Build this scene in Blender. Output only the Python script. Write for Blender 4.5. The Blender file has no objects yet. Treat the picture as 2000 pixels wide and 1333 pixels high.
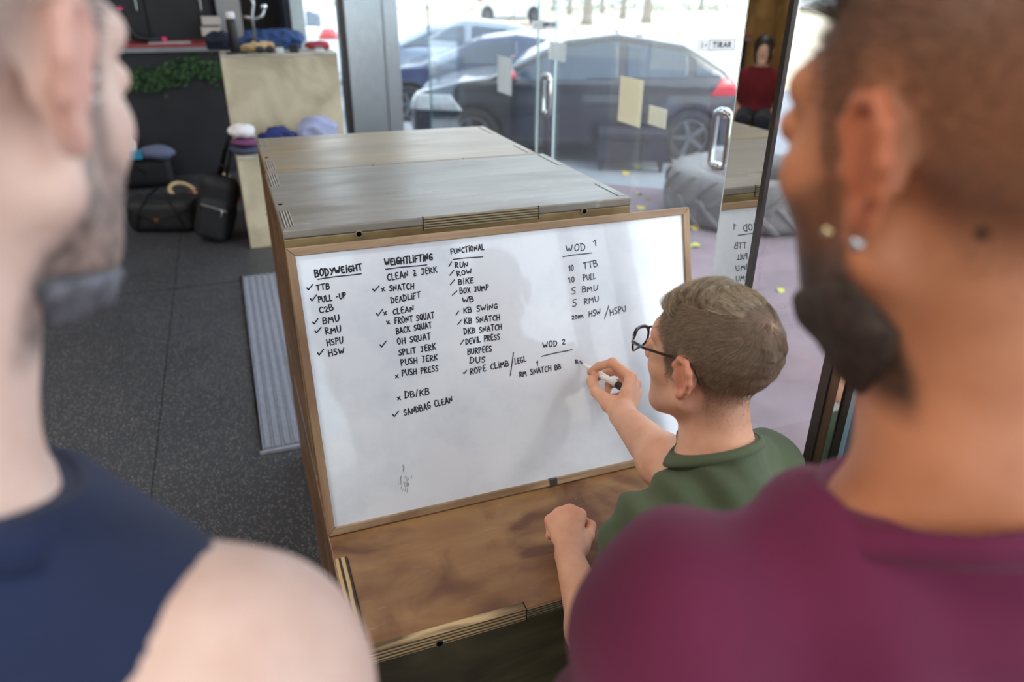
import bpy, bmesh, math, random
import numpy as np
from mathutils import Vector, Matrix
random.seed(7); np.random.seed(7)
S = bpy.context.scene; COL = S.collection
# ---------------------------------------------------------------- camera
CAM = np.array([-0.0646, -1.4195, 1.6030]); FPX = 1418.0
def cam_axes(yaw, pitch, roll):
    cy, sy, cp, sp = math.cos(yaw), math.sin(yaw), math.cos(pitch), math.sin(pitch)
    w = np.array([sy*cp, cy*cp, -sp]); r = np.array([cy, -sy, 0.0]); u = np.cross(r, w)
    return r*math.cos(roll)+u*math.sin(roll), -r*math.sin(roll)+u*math.cos(roll), w
CR, CU, CW = cam_axes(0.3632, 0.4520, 0.0078)
cd = bpy.data.cameras.new('camera'); cam = bpy.data.objects.new('camera', cd); COL.objects.link(cam)
cam.matrix_world = Matrix(((CR[0], CU[0], -CW[0], CAM[0]), (CR[1], CU[1], -CW[1], CAM[1]), (CR[2], CU[2], -CW[2], CAM[2]), (0, 0, 0, 1)))
cd.sensor_width = 36; cd.sensor_fit = 'HORIZONTAL'; cd.lens = FPX*36/2000; cd.clip_start = 0.02; cd.clip_end = 300
cd.dof.use_dof = True; cd.dof.focus_distance = 1.34; cd.dof.aperture_fstop = 2.8
S.camera = cam
def ray(px, py): return (px-1000)/FPX*CR - (py-666.5)/FPX*CU + CW
def at(px, py, dep): return CAM + dep*ray(px, py)           # the point at that depth on a line of sight
def on_z(px, py, z): d = ray(px, py); return CAM + d*(z-CAM[2])/d[2]
def on_y(px, py, y): d = ray(px, py); return CAM + d*(y-CAM[1])/d[1]
def on_x(px, py, x): d = ray(px, py); return CAM + d*(x-CAM[0])/d[0]
# ---------------------------------------------------------------- light
S.view_settings.view_transform = 'Standard'; S.view_settings.look = 'None'
S.view_settings.exposure = 0.14; S.view_settings.gamma = 1.0; S.view_settings.use_curve_mapping = False
W = bpy.data.worlds.new('sky'); S.world = W; W.use_nodes = True
bg = W.node_tree.nodes['Background']; bg.inputs[0].default_value = (0.80, 0.90, 1.0, 1); bg.inputs[1].default_value = 2.7
def lamp(name, kind, loc, rot, energy, color, **k):
    l = bpy.data.lights.new(name, kind); l.energy = energy*(1.18 if kind == 'AREA' else 1); l.color = color
    for a, b in k.items(): setattr(l, a, b)
    o = bpy.data.objects.new(name, l); o.location = loc; o.rotation_euler = rot; COL.objects.link(o); return o
sun = lamp('sun', 'SUN', (20, 10, 30), (math.radians(38), math.radians(25), 0), 1.6, (1.0, 0.95, 0.86), angle=0.4)
for k, (x, y, e) in enumerate([(-1.6, -0.6, 34), (-1.6, 3.2, 20), (-3.6, 1.2, 24), (-1.0, -3.4, 46), (-3.6, -3.4, 30), (-3.6, 5.0, 26)]):
    lamp('ceiling_fill', 'AREA', (x, y, 3.36), (0, 0, 0), e, (1.0, 0.97, 0.93), shape='RECTANGLE', size=1.5, size_y=0.35)  # unseen area lights added under the ceiling to brighten the room and plywood panel
# ---------------------------------------------------------------- helpers
def lin(c): return tuple(((v/255)/12.92 if v/255 <= 0.04045 else ((v/255+0.055)/1.055)**2.4) for v in c)
MATS = {}
def nt(name):
    m = bpy.data.materials.new(name); m.use_nodes = True; t = m.node_tree
    b = t.nodes['Principled BSDF']; MATS[name] = m; return m, t, b
def node(t, typ, **k):
    n = t.nodes.new(typ)
    for a, b in k.items():
        if a.startswith('i_'): n.inputs[a[2:].replace('_', ' ')].default_value = b
        else: setattr(n, a, b)
    return n
def mat(name, c, rough=0.5, metal=0.0, var=0.0, vs=8.0, bump=0.0, bs=60.0, coat=0.0, spec=0.5, sss=0.0, stretch=None, coatr=0.1):
    m, t, b = nt(name); L = t.links; c = lin(c)
    b.inputs['Base Color'].default_value = (*c, 1); b.inputs['Roughness'].default_value = rough; b.inputs['Metallic'].default_value = metal
    b.inputs['Specular IOR Level'].default_value = spec
    if coat: b.inputs['Coat Weight'].default_value = coat; b.inputs['Coat Roughness'].default_value = coatr
    if sss: b.inputs['Subsurface Weight'].default_value = sss; b.inputs['Subsurface Radius'].default_value = (0.012, 0.005, 0.003); b.inputs['Subsurface Scale'].default_value = 1.0
    tc = node(t, 'ShaderNodeTexCoord'); src = tc.outputs['Object']
    if stretch:
        mp = node(t, 'ShaderNodeMapping'); mp.inputs['Scale'].default_value = stretch; L.new(src, mp.inputs[0]); src = mp.outputs[0]
    if var:
        n = node(t, 'ShaderNodeTexNoise'); n.inputs['Scale'].default_value = vs; n.inputs['Detail'].default_value = 5; L.new(src, n.inputs['Vector'])
        r = node(t, 'ShaderNodeValToRGB'); r.color_ramp.elements[0].position = 0.3; r.color_ramp.elements[1].position = 0.7
        r.color_ramp.elements[0].color = (*[v*(1-var) for v in c], 1); r.color_ramp.elements[1].color = (*[min(1, v*(1+var)) for v in c], 1)
        L.new(n.outputs['Fac'], r.inputs[0]); L.new(r.outputs[0], b.inputs['Base Color'])
    if bump:
        n = node(t, 'ShaderNodeTexNoise'); n.inputs['Scale'].default_value = bs; n.inputs['Detail'].default_value = 4; L.new(src, n.inputs['Vector'])
        bp = node(t, 'ShaderNodeBump'); bp.inputs['Strength'].default_value = bump; bp.inputs['Distance'].default_value = 0.002
        L.new(n.outputs['Fac'], bp.inputs['Height']); L.new(bp.outputs[0], b.inputs['Normal'])
    return m
def wood(name, ca, cb, cc, grain=(1.2, 14, 14), stain=2.5, rough=0.4, seed=0.0, gs=3.0, scuff=0.0):
    """plywood: stretched grain between two tones, broad stains toward a third"""
    m, t, b = nt(name); L = t.links
    tc = node(t, 'ShaderNodeTexCoord'); mp = node(t, 'ShaderNodeMapping'); mp.inputs['Scale'].default_value = grain; mp.inputs['Location'].default_value = (seed, seed*1.7, seed*.6)
    L.new(tc.outputs['Object'], mp.inputs[0])
    n = node(t, 'ShaderNodeTexNoise'); n.inputs['Scale'].default_value = gs; n.inputs['Detail'].default_value = 8; n.inputs['Distortion'].default_value = 0.7; L.new(mp.outputs[0], n.inputs['Vector'])
    r = node(t, 'ShaderNodeValToRGB'); r.color_ramp.elements[0].position = 0.32; r.color_ramp.elements[1].position = 0.68
    r.color_ramp.elements[0].color = (*lin(ca), 1); r.color_ramp.elements[1].color = (*lin(cb), 1); L.new(n.outputs['Fac'], r.inputs[0])
    mp2 = node(t, 'ShaderNodeMapping'); mp2.inputs['Scale'].default_value = tuple(1+(g-1)*0.12 for g in grain); mp2.inputs['Location'].default_value = (seed*2, seed, 3)
    L.new(tc.outputs['Object'], mp2.inputs[0])
    n2 = node(t, 'ShaderNodeTexNoise'); n2.inputs['Scale'].default_value = stain; n2.inputs['Detail'].default_value = 4; n2.inputs['Distortion'].default_value = 1.2; L.new(mp2.outputs[0], n2.inputs['Vector'])
    r2 = node(t, 'ShaderNodeValToRGB'); r2.color_ramp.elements[0].position = 0.44; r2.color_ramp.elements[1].position = 0.62; L.new(n2.outputs['Fac'], r2.inputs[0])
    mx = node(t, 'ShaderNodeMix', data_type='RGBA'); mx.inputs[7].default_value = (*lin(cc), 1); L.new(r2.outputs[0], mx.inputs[0]); L.new(r.outputs[0], mx.inputs[6])
    col = mx.outputs[2]
    if scuff:   # fine pale scratches and rubbed spots
        mp3 = node(t, 'ShaderNodeMapping'); mp3.inputs['Scale'].default_value = (9, 46, 9); mp3.inputs['Rotation'].default_value = (0, 0, .5+seed); L.new(tc.outputs['Object'], mp3.inputs[0])
        n5 = node(t, 'ShaderNodeTexNoise'); n5.inputs['Scale'].default_value = 1.6; n5.inputs['Detail'].default_value = 7; n5.inputs['Roughness'].default_value = .72; L.new(mp3.outputs[0], n5.inputs['Vector'])
        r5 = node(t, 'ShaderNodeValToRGB'); r5.color_ramp.elements[0].position = .60; r5.color_ramp.elements[1].position = .74; r5.color_ramp.elements[1].color = (scuff, scuff, scuff, 1); L.new(n5.outputs['Fac'], r5.inputs[0])
        m5 = node(t, 'ShaderNodeMix', data_type='RGBA'); m5.inputs[7].default_value = (*lin((206, 202, 194)), 1); L.new(r5.outputs[0], m5.inputs[0]); L.new(col, m5.inputs[6]); col = m5.outputs[2]
    L.new(col, b.inputs['Base Color'])
    rr = node(t, 'ShaderNodeMapRange'); rr.inputs['To Min'].default_value = rough-0.08; rr.inputs['To Max'].default_value = rough+0.15; L.new(n2.outputs['Fac'], rr.inputs['Value']); L.new(rr.outputs[0], b.inputs['Roughness'])
    bp = node(t, 'ShaderNodeBump'); bp.inputs['Strength'].default_value = 0.12; bp.inputs['Distance'].default_value = 0.002; L.new(n.outputs['Fac'], bp.inputs['Height']); L.new(bp.outputs[0], b.inputs['Normal'])
    return m
def ply_edge(name, axis, scale, ca, cb, rough=0.5, dist=.6, dsc=None):
    m, t, b = nt(name); L = t.links
    tc = node(t, 'ShaderNodeTexCoord'); w = node(t, 'ShaderNodeTexWave', bands_direction=axis); w.inputs['Scale'].default_value = scale; w.inputs['Distortion'].default_value = dist; w.inputs['Detail'].default_value = 2; w.inputs['Detail Scale'].default_value = 3
    src = tc.outputs['Object']
    if dsc: mp = node(t, 'ShaderNodeMapping'); mp.inputs['Scale'].default_value = dsc; L.new(src, mp.inputs[0]); src = mp.outputs[0]
    L.new(src, w.inputs['Vector'])
    r = node(t, 'ShaderNodeValToRGB'); r.color_ramp.elements[0].position = 0.35; r.color_ramp.elements[1].position = 0.6
    r.color_ramp.elements[0].color = (*lin(ca), 1); r.color_ramp.elements[1].color = (*lin(cb), 1)
    L.new(w.outputs['Fac'], r.inputs[0]); L.new(r.outputs[0], b.inputs['Base Color']); b.inputs['Roughness'].default_value = rough
    return m
def thin_paper(name, c):
    m, t, b = nt(name); L = t.links; c = lin(c); b.inputs['Base Color'].default_value = (*c, 1); b.inputs['Roughness'].default_value = .8
    tr = node(t, 'ShaderNodeBsdfTranslucent'); tc = node(t, 'ShaderNodeTexCoord'); n = node(t, 'ShaderNodeTexNoise'); n.inputs['Scale'].default_value = 30; L.new(tc.outputs['Object'], n.inputs['Vector'])
    r = node(t, 'ShaderNodeValToRGB'); r.color_ramp.elements[0].color = (c[0]*.9, c[1]*.9, c[2]*.88, 1); r.color_ramp.elements[1].color = (*c, 1); L.new(n.outputs['Fac'], r.inputs[0]); L.new(r.outputs[0], tr.inputs[0]); L.new(r.outputs[0], b.inputs['Base Color'])
    mx = node(t, 'ShaderNodeMixShader'); mx.inputs[0].default_value = .5; L.new(b.outputs[0], mx.inputs[1]); L.new(tr.outputs[0], mx.inputs[2]); L.new(mx.outputs[0], t.nodes['Material Output'].inputs[0]); return m
def glass(name, tint=(0.96, 0.98, 0.985), rough=0.0, k=1.0, haze=0.0):
    m, t, b = nt(name); L = t.links; t.nodes.remove(b); out = t.nodes['Material Output']
    tr = node(t, 'ShaderNodeBsdfTransparent'); tr.inputs[0].default_value = (*tint, 1)
    gl = node(t, 'ShaderNodeBsdfGlossy'); gl.inputs['Roughness'].default_value = rough
    fr = node(t, 'ShaderNodeLayerWeight'); fr.inputs[0].default_value = 0.5
    pw = node(t, 'ShaderNodeMath', operation='POWER'); pw.inputs[1].default_value = 4.5
    ml = node(t, 'ShaderNodeMapRange'); ml.inputs['To Min'].default_value = 0.045*k; ml.inputs['To Max'].default_value = 0.9*k
    mx = node(t, 'ShaderNodeMixShader'); L.new(fr.outputs['Facing'], pw.inputs[0]); L.new(pw.outputs[0], ml.inputs[0]); L.new(ml.outputs[0], mx.inputs[0]); L.new(tr.outputs[0], mx.inputs[1]); L.new(gl.outputs[0], mx.inputs[2]); 
    if haze:  # translucent pale veil mixed in to imitate glare haze on the panes
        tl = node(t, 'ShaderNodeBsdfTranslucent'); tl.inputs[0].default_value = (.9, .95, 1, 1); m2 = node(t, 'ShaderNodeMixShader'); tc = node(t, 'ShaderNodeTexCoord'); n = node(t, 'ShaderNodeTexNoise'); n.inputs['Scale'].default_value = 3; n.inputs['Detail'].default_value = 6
        L.new(tc.outputs['Object'], n.inputs['Vector']); mr = node(t, 'ShaderNodeMapRange'); mr.inputs['To Min'].default_value = haze*.5; mr.inputs['To Max'].default_value = haze*1.5; L.new(n.outputs['Fac'], mr.inputs['Value']); L.new(mr.outputs[0], m2.inputs[0]); L.new(mx.outputs[0], m2.inputs[1]); L.new(tl.outputs[0], m2.inputs[2]); mx = m2
    L.new(mx.outputs[0], out.inputs[0])
    return m
def tag(o, label=None, cat=None, group=None, kind=None):
    for k, v in (('label', label), ('category', cat), ('group', group), ('kind', kind)):
        if v: o[k] = v
    return o
ORG = {}
def empty(name, loc, label, cat, group=None, rz=0.0, rot=None):
    o = bpy.data.objects.new(name, None); COL.objects.link(o); o.location = loc; o.rotation_euler = rot or (0, 0, rz); o.empty_display_size = 0.05
    ORG[o.name] = Vector(loc); return tag(o, label, cat, group)
def fast_mesh(name, v, faces, smooth=True):
    me = bpy.data.meshes.new(name)
    if isinstance(faces, np.ndarray):
        v = np.asarray(v, np.float32); n = faces.shape[1]
        me.vertices.add(len(v)); me.vertices.foreach_set('co', v.ravel())
        me.loops.add(faces.size); me.loops.foreach_set('vertex_index', faces.astype(np.int32).ravel())
        me.polygons.add(len(faces)); me.polygons.foreach_set('loop_start', np.arange(0, faces.size, n, dtype=np.int32))
        me.update(calc_edges=True)
    else: me.from_pydata([tuple(map(float, p)) for p in v], [], faces); me.update()
    if smooth and len(me.polygons): me.polygons.foreach_set('use_smooth', np.ones(len(me.polygons), bool)); me.update()
    return me
def obj(name, me, m, parent=None, world=False):
    """links a mesh as one object; world=True: its points are world points, moved into the parent's frame"""
    o = bpy.data.objects.new(name, me); COL.objects.link(o)
    if m is not None:
        for q in (m if isinstance(m, (list, tuple)) else [m]): me.materials.append(q)
    if parent is not None:
        o.parent = parent
        if world and parent.name in ORG: me.transform(Matrix.Translation(-ORG[parent.name]))
    return o
class MB:
    def __init__(s): s.v = []; s.f = []
    def add(s, v, f): n = len(s.v); s.v += [tuple(map(float, p)) for p in v]; s.f += [tuple(i+n for i in q) for q in f]; return s
    def box(s, a, b, M=None):
        x0, y0, z0 = a; x1, y1, z1 = b
        v = [(x, y, z) for x in (x0, x1) for y in (y0, y1) for z in (z0, z1)]
        if M is not None: v = [tuple(M @ Vector(p)) for p in v]
        return s.add(v, [(0, 1, 3, 2), (4, 6, 7, 5), (0, 4, 5, 1), (2, 3, 7, 6), (0, 2, 6, 4), (1, 5, 7, 3)])
    def tube(s, pts, r, n=10, cap=True, flat=1.0):
        pts = [Vector(p) for p in pts]; rs = r if isinstance(r, (list, tuple)) else [r]*len(pts); V = []; F = []; prev = None
        for i, p in enumerate(pts):
            d = (pts[min(i+1, len(pts)-1)]-pts[max(i-1, 0)]).normalized()
            if prev is None: a = d.orthogonal().normalized()
            else: a = (prev-d*prev.dot(d)); a = a.normalized() if a.length > 1e-6 else d.orthogonal().normalized()
            prev = a; b = d.cross(a)
            V += [p+(a*math.cos(2*math.pi*k/n)+b*math.sin(2*math.pi*k/n)*flat)*rs[i] for k in range(n)]
        for i in range(len(pts)-1):
            for k in range(n): F.append((i*n+k, i*n+(k+1) % n, (i+1)*n+(k+1) % n, (i+1)*n+k))
        if cap: F += [tuple(range(n-1, -1, -1)), tuple((len(pts)-1)*n+k for k in range(n))]
        return s.add(V, F)
    def lathe(s, prof, n=32, M=None, closed=False):
        V = [(r*math.cos(2*math.pi*k/n), r*math.sin(2*math.pi*k/n), z) for r, z in prof for k in range(n)]; F = []
        m_ = len(prof)
        for i in range(m_ if closed else m_-1):
            j = (i+1) % m_
            for k in range(n): F.append((i*n+k, i*n+(k+1) % n, j*n+(k+1) % n, j*n+k))
        if not closed: F += [tuple(range(n-1, -1, -1)), tuple((m_-1)*n+k for k in range(n))]
        if M is not None: V = [tuple(M @ Vector(p)) for p in V]
        return s.add(V, F)
    def build(s, name, m, parent=None, smooth=False, bevel=0.0, world=False, subd=0, seg=2):
        me = fast_mesh(name, s.v, s.f, smooth); o = obj(name, me, m, parent, world)
        if bevel or subd:
            bm = bmesh.new(); bm.from_mesh(me)
            if bevel: bmesh.ops.bevel(bm, geom=list(bm.edges), offset=bevel, segments=seg, profile=0.5, affect='EDGES', clamp_overlap=True)
            if subd: bmesh.ops.subdivide_edges(bm, edges=list(bm.edges), cuts=subd, use_grid_fill=True)
            bm.to_mesh(me); bm.free(); me.update()
        if smooth and bevel: me.polygons.foreach_set('use_smooth', np.ones(len(me.polygons), bool))
        return o
def struct(name, mb, m, label=None, parent=None, **k):
    o = mb.build(name, m, parent, **k)
    if parent is None: o['kind'] = 'structure'; o['category'] = name.split('_')[0]
    if label: o['label'] = label
    return o
# ---------- implicit surfaces: smooth unions of tapered limbs, meshed by surface nets
def smin(a, b, k):
    if k <= 0: return np.minimum(a, b)
    h = np.clip(0.5+0.5*(b-a)/k, 0, 1); return b+(a-b)*h-k*h*(1-h)
def smax(a, b, k): return -smin(-a, -b, k)
def cap(P, a, b, ra, rb):
    a = np.asarray(a, float); b = np.asarray(b, float); ab = b-a; t = np.clip(((P-a)@ab)/max(ab@ab, 1e-12), 0, 1)
    return np.linalg.norm(P-a-t[:, None]*ab, axis=1)-(ra+(rb-ra)*t)
def ell(P, c, r, R=None):
    q = P-np.asarray(c, float)
    if R is not None: q = q@R
    r = np.asarray(r, float); k0 = np.linalg.norm(q/r, axis=1); k1 = np.linalg.norm(q/(r*r), axis=1)
    return k0*(k0-1)/np.maximum(k1, 1e-9)
def rbox(P, c, h, rad=0.0, R=None):
    q = P-np.asarray(c, float)
    if R is not None: q = q@R
    q = np.abs(q)-(np.asarray(h, float)-rad)
    return np.linalg.norm(np.maximum(q, 0), axis=1)+np.minimum(q.max(1), 0)-rad
def wob(P, f, s=0.0):
    """smooth wandering field about -1..1"""
    x, y, z = P[:, 0]*f+s, P[:, 1]*f+s*1.3, P[:, 2]*f+s*.7
    return (np.sin(x+1.7*np.sin(y*.8+z*.5))+np.sin(y*1.1+1.5*np.sin(z*.9+x*.6))+np.sin(z*1.2+1.4*np.sin(x*.7+y*.9)))/3
def nets(fn, lo, hi, h, slack=0.03):
    lo = np.asarray(lo, float); hi = np.asarray(hi, float)
    c = 4; n = (np.ceil((hi-lo)/(h*c)).astype(int)+1)*c
    nc = n//c
    ax = [lo[i]+(np.arange(nc[i])+0.5)*c*h-0.5*h for i in range(3)]
    G = np.stack(np.meshgrid(*ax, indexing='ij'), -1).reshape(-1, 3)
    Fc = np.concatenate([fn(q) for q in np.array_split(G, max(1, len(G)//200000))]).reshape(nc)
    near = np.abs(Fc) < h*c*0.9+slack
    F = np.repeat(np.repeat(np.repeat(np.where(Fc < 0, -1.0, 1.0), c, 0), c, 1), c, 2)
    idx = np.argwhere(np.repeat(np.repeat(np.repeat(near, c, 0), c, 1), c, 2))
    for q in np.array_split(idx, max(1, len(idx)//150000)):
        F[q[:, 0], q[:, 1], q[:, 2]] = fn(lo+q*h)
    I = F < 0
    sl = [slice(0, -1), slice(1, None)]
    cor = [(i, j, k) for i in (0, 1) for j in (0, 1) for k in (0, 1)]
    cnt = sum(I[sl[i], sl[j], sl[k]].astype(np.int8) for i, j, k in cor)
    act = (cnt > 0) & (cnt < 8); cells = np.argwhere(act); num = np.full(act.shape, -1, np.int64); num[act] = np.arange(len(cells))
    pos = np.zeros((len(cells), 3)); w = np.zeros(len(cells))
    for a in range(8):
        for b in range(a+1, 8):
            ca, cb = np.array(cor[a]), np.array(cor[b])
            if np.abs(ca-cb).sum() != 1: continue
            qa = cells+ca; qb = cells+cb
            fa = F[qa[:, 0], qa[:, 1], qa[:, 2]]; fb = F[qb[:, 0], qb[:, 1], qb[:, 2]]
            x = (fa < 0) != (fb < 0); t = np.where(x, fa/np.where(x, fa-fb, 1), 0)
            pos[x] += (ca+t[:, None]*(cb-ca))[x]; w[x] += 1
    V = lo+(cells+pos/np.maximum(w, 1)[:, None])*h
    Q = []
    for ax_ in range(3):
        u, v = (ax_+1) % 3, (ax_+2) % 3
        s0 = [slice(None)]*3; s1 = [slice(None)]*3; s0[ax_] = slice(0, -1); s1[ax_] = slice(1, None)
        A = I[tuple(s0)]; B = I[tuple(s1)]; e = np.argwhere(A != B)
        e = e[(e[:, u] > 0) & (e[:, v] > 0) & (e[:, u] < I.shape[u]-1) & (e[:, v] < I.shape[v]-1)]
        ina = A[e[:, 0], e[:, 1], e[:, 2]]
        def cell(du, dv):
            q = e.copy(); q[:, u] -= du; q[:, v] -= dv; return num[q[:, 0], q[:, 1], q[:, 2]]
        f = np.stack([cell(1, 1), cell(0, 1), cell(0, 0), cell(1, 0)], 1); f[~ina] = f[~ina][:, ::-1]; Q.append(f)
    Q = np.concatenate(Q); Q = Q[(Q >= 0).all(1)]
    return V, Q
def blob(name, fn, lo, hi, h, m, parent=None, world=False, smooth_it=0, slack=0.03):
    V, Q = nets(fn, lo, hi, h, slack); o = obj(name, fast_mesh(name, V, Q), m, parent, world); return o
# ---------------------------------------------------------------- the setting
def floor_mat():
    m, t, b = nt('rubber_floor'); L = t.links; tc = node(t, 'ShaderNodeTexCoord')
    v = node(t, 'ShaderNodeTexVoronoi'); v.inputs['Scale'].default_value = 210; L.new(tc.outputs['Object'], v.inputs['Vector'])
    lt = node(t, 'ShaderNodeMath', operation='LESS_THAN'); lt.inputs[1].default_value = 0.30; L.new(v.outputs['Distance'], lt.inputs[0])
    sp = node(t, 'ShaderNodeSeparateColor'); L.new(v.outputs['Color'], sp.inputs[0])
    g = node(t, 'ShaderNodeMath', operation='GREATER_THAN'); g.inputs[1].default_value = 0.74; L.new(sp.outputs[0], g.inputs[0])
    mu = node(t, 'ShaderNodeMath', operation='MULTIPLY'); L.new(lt.outputs[0], mu.inputs[0]); L.new(g.outputs[0], mu.inputs[1])
    n = node(t, 'ShaderNodeTexNoise'); n.inputs['Scale'].default_value = 2.2; n.inputs['Detail'].default_value = 6; L.new(tc.outputs['Object'], n.inputs['Vector'])
    r = node(t, 'ShaderNodeValToRGB'); r.color_ramp.elements[0].color = (*lin((40, 41, 46)), 1); r.color_ramp.elements[1].color = (*lin((62, 64, 71)), 1); L.new(n.outputs['Fac'], r.inputs[0])
    mx = node(t, 'ShaderNodeMix', data_type='RGBA'); mx.inputs[7].default_value = (*lin((190, 182, 168)), 1); L.new(mu.outputs[0], mx.inputs[0]); L.new(r.outputs[0], mx.inputs[6]); L.new(mx.outputs[2], b.inputs['Base Color'])
    b.inputs['Roughness'].default_value = 0.55
    n2 = node(t, 'ShaderNodeTexNoise'); n2.inputs['Scale'].default_value = 160; L.new(tc.outputs['Object'], n2.inputs['Vector'])
    bp = node(t, 'ShaderNodeBump'); bp.inputs['Strength'].default_value = 0.3; bp.inputs['Distance'].default_value = 0.002; L.new(n2.outputs['Fac'], bp.inputs['Height']); L.new(bp.outputs[0], b.inputs['Normal'])
    return m
M_rubber = floor_mat(); M_dark = mat('dark_paint', (34, 35, 40), 0.55, var=0.25, vs=5); M_navy = mat('navy_panel', (44, 54, 78), 0.5, var=0.1)
M_ceil = mat('ceiling_paint', (150, 150, 148), 0.8, var=0.06); M_plywall = wood('plywood_wall', (150, 112, 62), (182, 140, 84), (128, 94, 52), (1.5, 1.5, 0.5), 2.0, 0.5, 3.0)
M_steel = mat('brushed_steel', (176, 180, 182), 0.22, 0.9, var=0.12, vs=30, bump=0.06, bs=40, stretch=(6, 6, 0.3))
M_chrome = mat('polished_steel', (226, 230, 232), 0.07, 1.0, var=0.03, vs=12); M_mirror = mat('mirror_steel', (214, 214, 210), 0.012, 1.0, var=0.02, vs=3)
M_glass = glass('window_glass', haze=.009); M_edge = mat('glass_edge', (205, 228, 226), 0.15, var=0.05); M_frame = mat('dark_frame', (70, 66, 64), 0.35, 0.6, var=0.15, vs=20)
M_frameblue = mat('frame_trim', (150, 185, 205), 0.3, 0.3, var=0.05); M_black = mat('black_plastic', (22, 22, 24), 0.45, var=0.2); M_white = mat('white_paint', (232, 232, 230), 0.5, var=0.03)
M_joint = mat('floor_joint', (14, 14, 15), 0.8, var=0.1)
XR, XN, YB = 1.94, 0.8178, 6.3
mb = MB().box((-5.2, -6.2, -0.12), (0.86, 7.3, 0.0)); mb.box((.86, .98, -.12), (2.0, 7.3, 0)); fl = struct('floor', mb, M_rubber, 'black speckled rubber gym floor')
mb = MB().box((-0.515, -2.0, 0.0), (-0.511, 6.0, 0.0012)); mb.box((-1.515, -2.0, 0.0), (-1.511, 6.0, 0.0012)); mb.box((-5.2, 3.0, 0.0), (-0.14, 3.004, 0.0012)); mb.build('floor_seam', M_joint, fl)
struct('ceiling', MB().box((-5.2, -6.2, 3.45), (2.0, 7.3, 3.6)), M_ceil)
struct('wall_left', MB().box((-5.3, -6.2, 0), (-5.2, 7.3, 3.45)), M_plywall, 'plywood clad wall')
struct('wall_panel', MB().box((-5.2, 7.14, 0), (-2.9, 7.195, 3.45)), M_plywall, 'plywood panel wall at the far left of the back')
struct('wall_back', MB().box((-5.2, 7.2, 0), (0.72, 7.3, 3.45)), M_dark, 'black painted wall behind the desk')
mb = MB().box((-5.2, -6.3, 0), (-3.4, -6.2, 3.45)); mb.box((1.3, -6.3, 0), (2.0, -6.2, 3.45)); mb.box((-3.4, -6.3, 3.0), (1.3, -6.2, 3.45)); mb.box((-3.4, -6.3, 0), (1.3, -6.2, 0.25))
struct('wall_front', mb, M_ceil, 'pale wall with a wide window')
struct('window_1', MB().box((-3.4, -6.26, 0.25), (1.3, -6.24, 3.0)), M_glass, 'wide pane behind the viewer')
# glazed back front: pale post, steel pillar, panes
mb = MB().box((0.62, YB-0.06, 0), (0.74, YB+0.06, 3.45)); struct('trim_1', mb, mat('pale_post', (178, 190, 190), 0.35, 0.4, var=0.08, vs=12), 'pale metal post at the left end of the glazing')
mb = MB().box((0.57, 6.36, 0), (0.62, 7.2, 3.45)); struct('wall_return', mb, M_navy, 'dark blue return wall')
mb = MB().box((1.10, YB-0.14, 0), (1.455, YB+0.10, 3.45)); mb.box((1.463, YB-0.14, 0), (1.61, YB+0.10, 3.45)); mb.box((1.09, YB-0.05, 0), (1.62, YB+0.05, 3.45))
struct('trim_2', mb, M_steel, 'brushed steel clad pillar between the panes', bevel=0.004)
struct('trim_3', MB().box((1.045, YB-0.10, 0), (1.09, YB+0.04, 3.45)), M_frame, 'dark frame beside the steel pillar')
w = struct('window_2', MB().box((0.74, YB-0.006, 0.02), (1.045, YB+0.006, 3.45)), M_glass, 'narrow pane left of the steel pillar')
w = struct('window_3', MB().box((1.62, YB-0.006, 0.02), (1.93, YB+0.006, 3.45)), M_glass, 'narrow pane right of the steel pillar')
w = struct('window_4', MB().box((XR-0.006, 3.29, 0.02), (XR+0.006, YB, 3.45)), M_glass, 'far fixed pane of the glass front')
MB().box((XR-0.008, YB-0.012, 0.02), (XR+0.008, YB, 3.45)).build('pane_edge', mat('dark_edge', (60, 92, 96), 0.2, var=0.05), w)
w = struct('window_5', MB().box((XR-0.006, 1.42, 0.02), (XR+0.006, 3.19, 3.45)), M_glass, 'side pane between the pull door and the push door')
M_sign = thin_paper('sign_white', (246, 248, 250)); M_ink = mat('sign_ink', (40, 44, 52), 0.5, var=0.05); M_paper = thin_paper('beige_paper', (252, 246, 228))
M_paperw = thin_paper('white_paper', (252, 253, 253))
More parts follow.
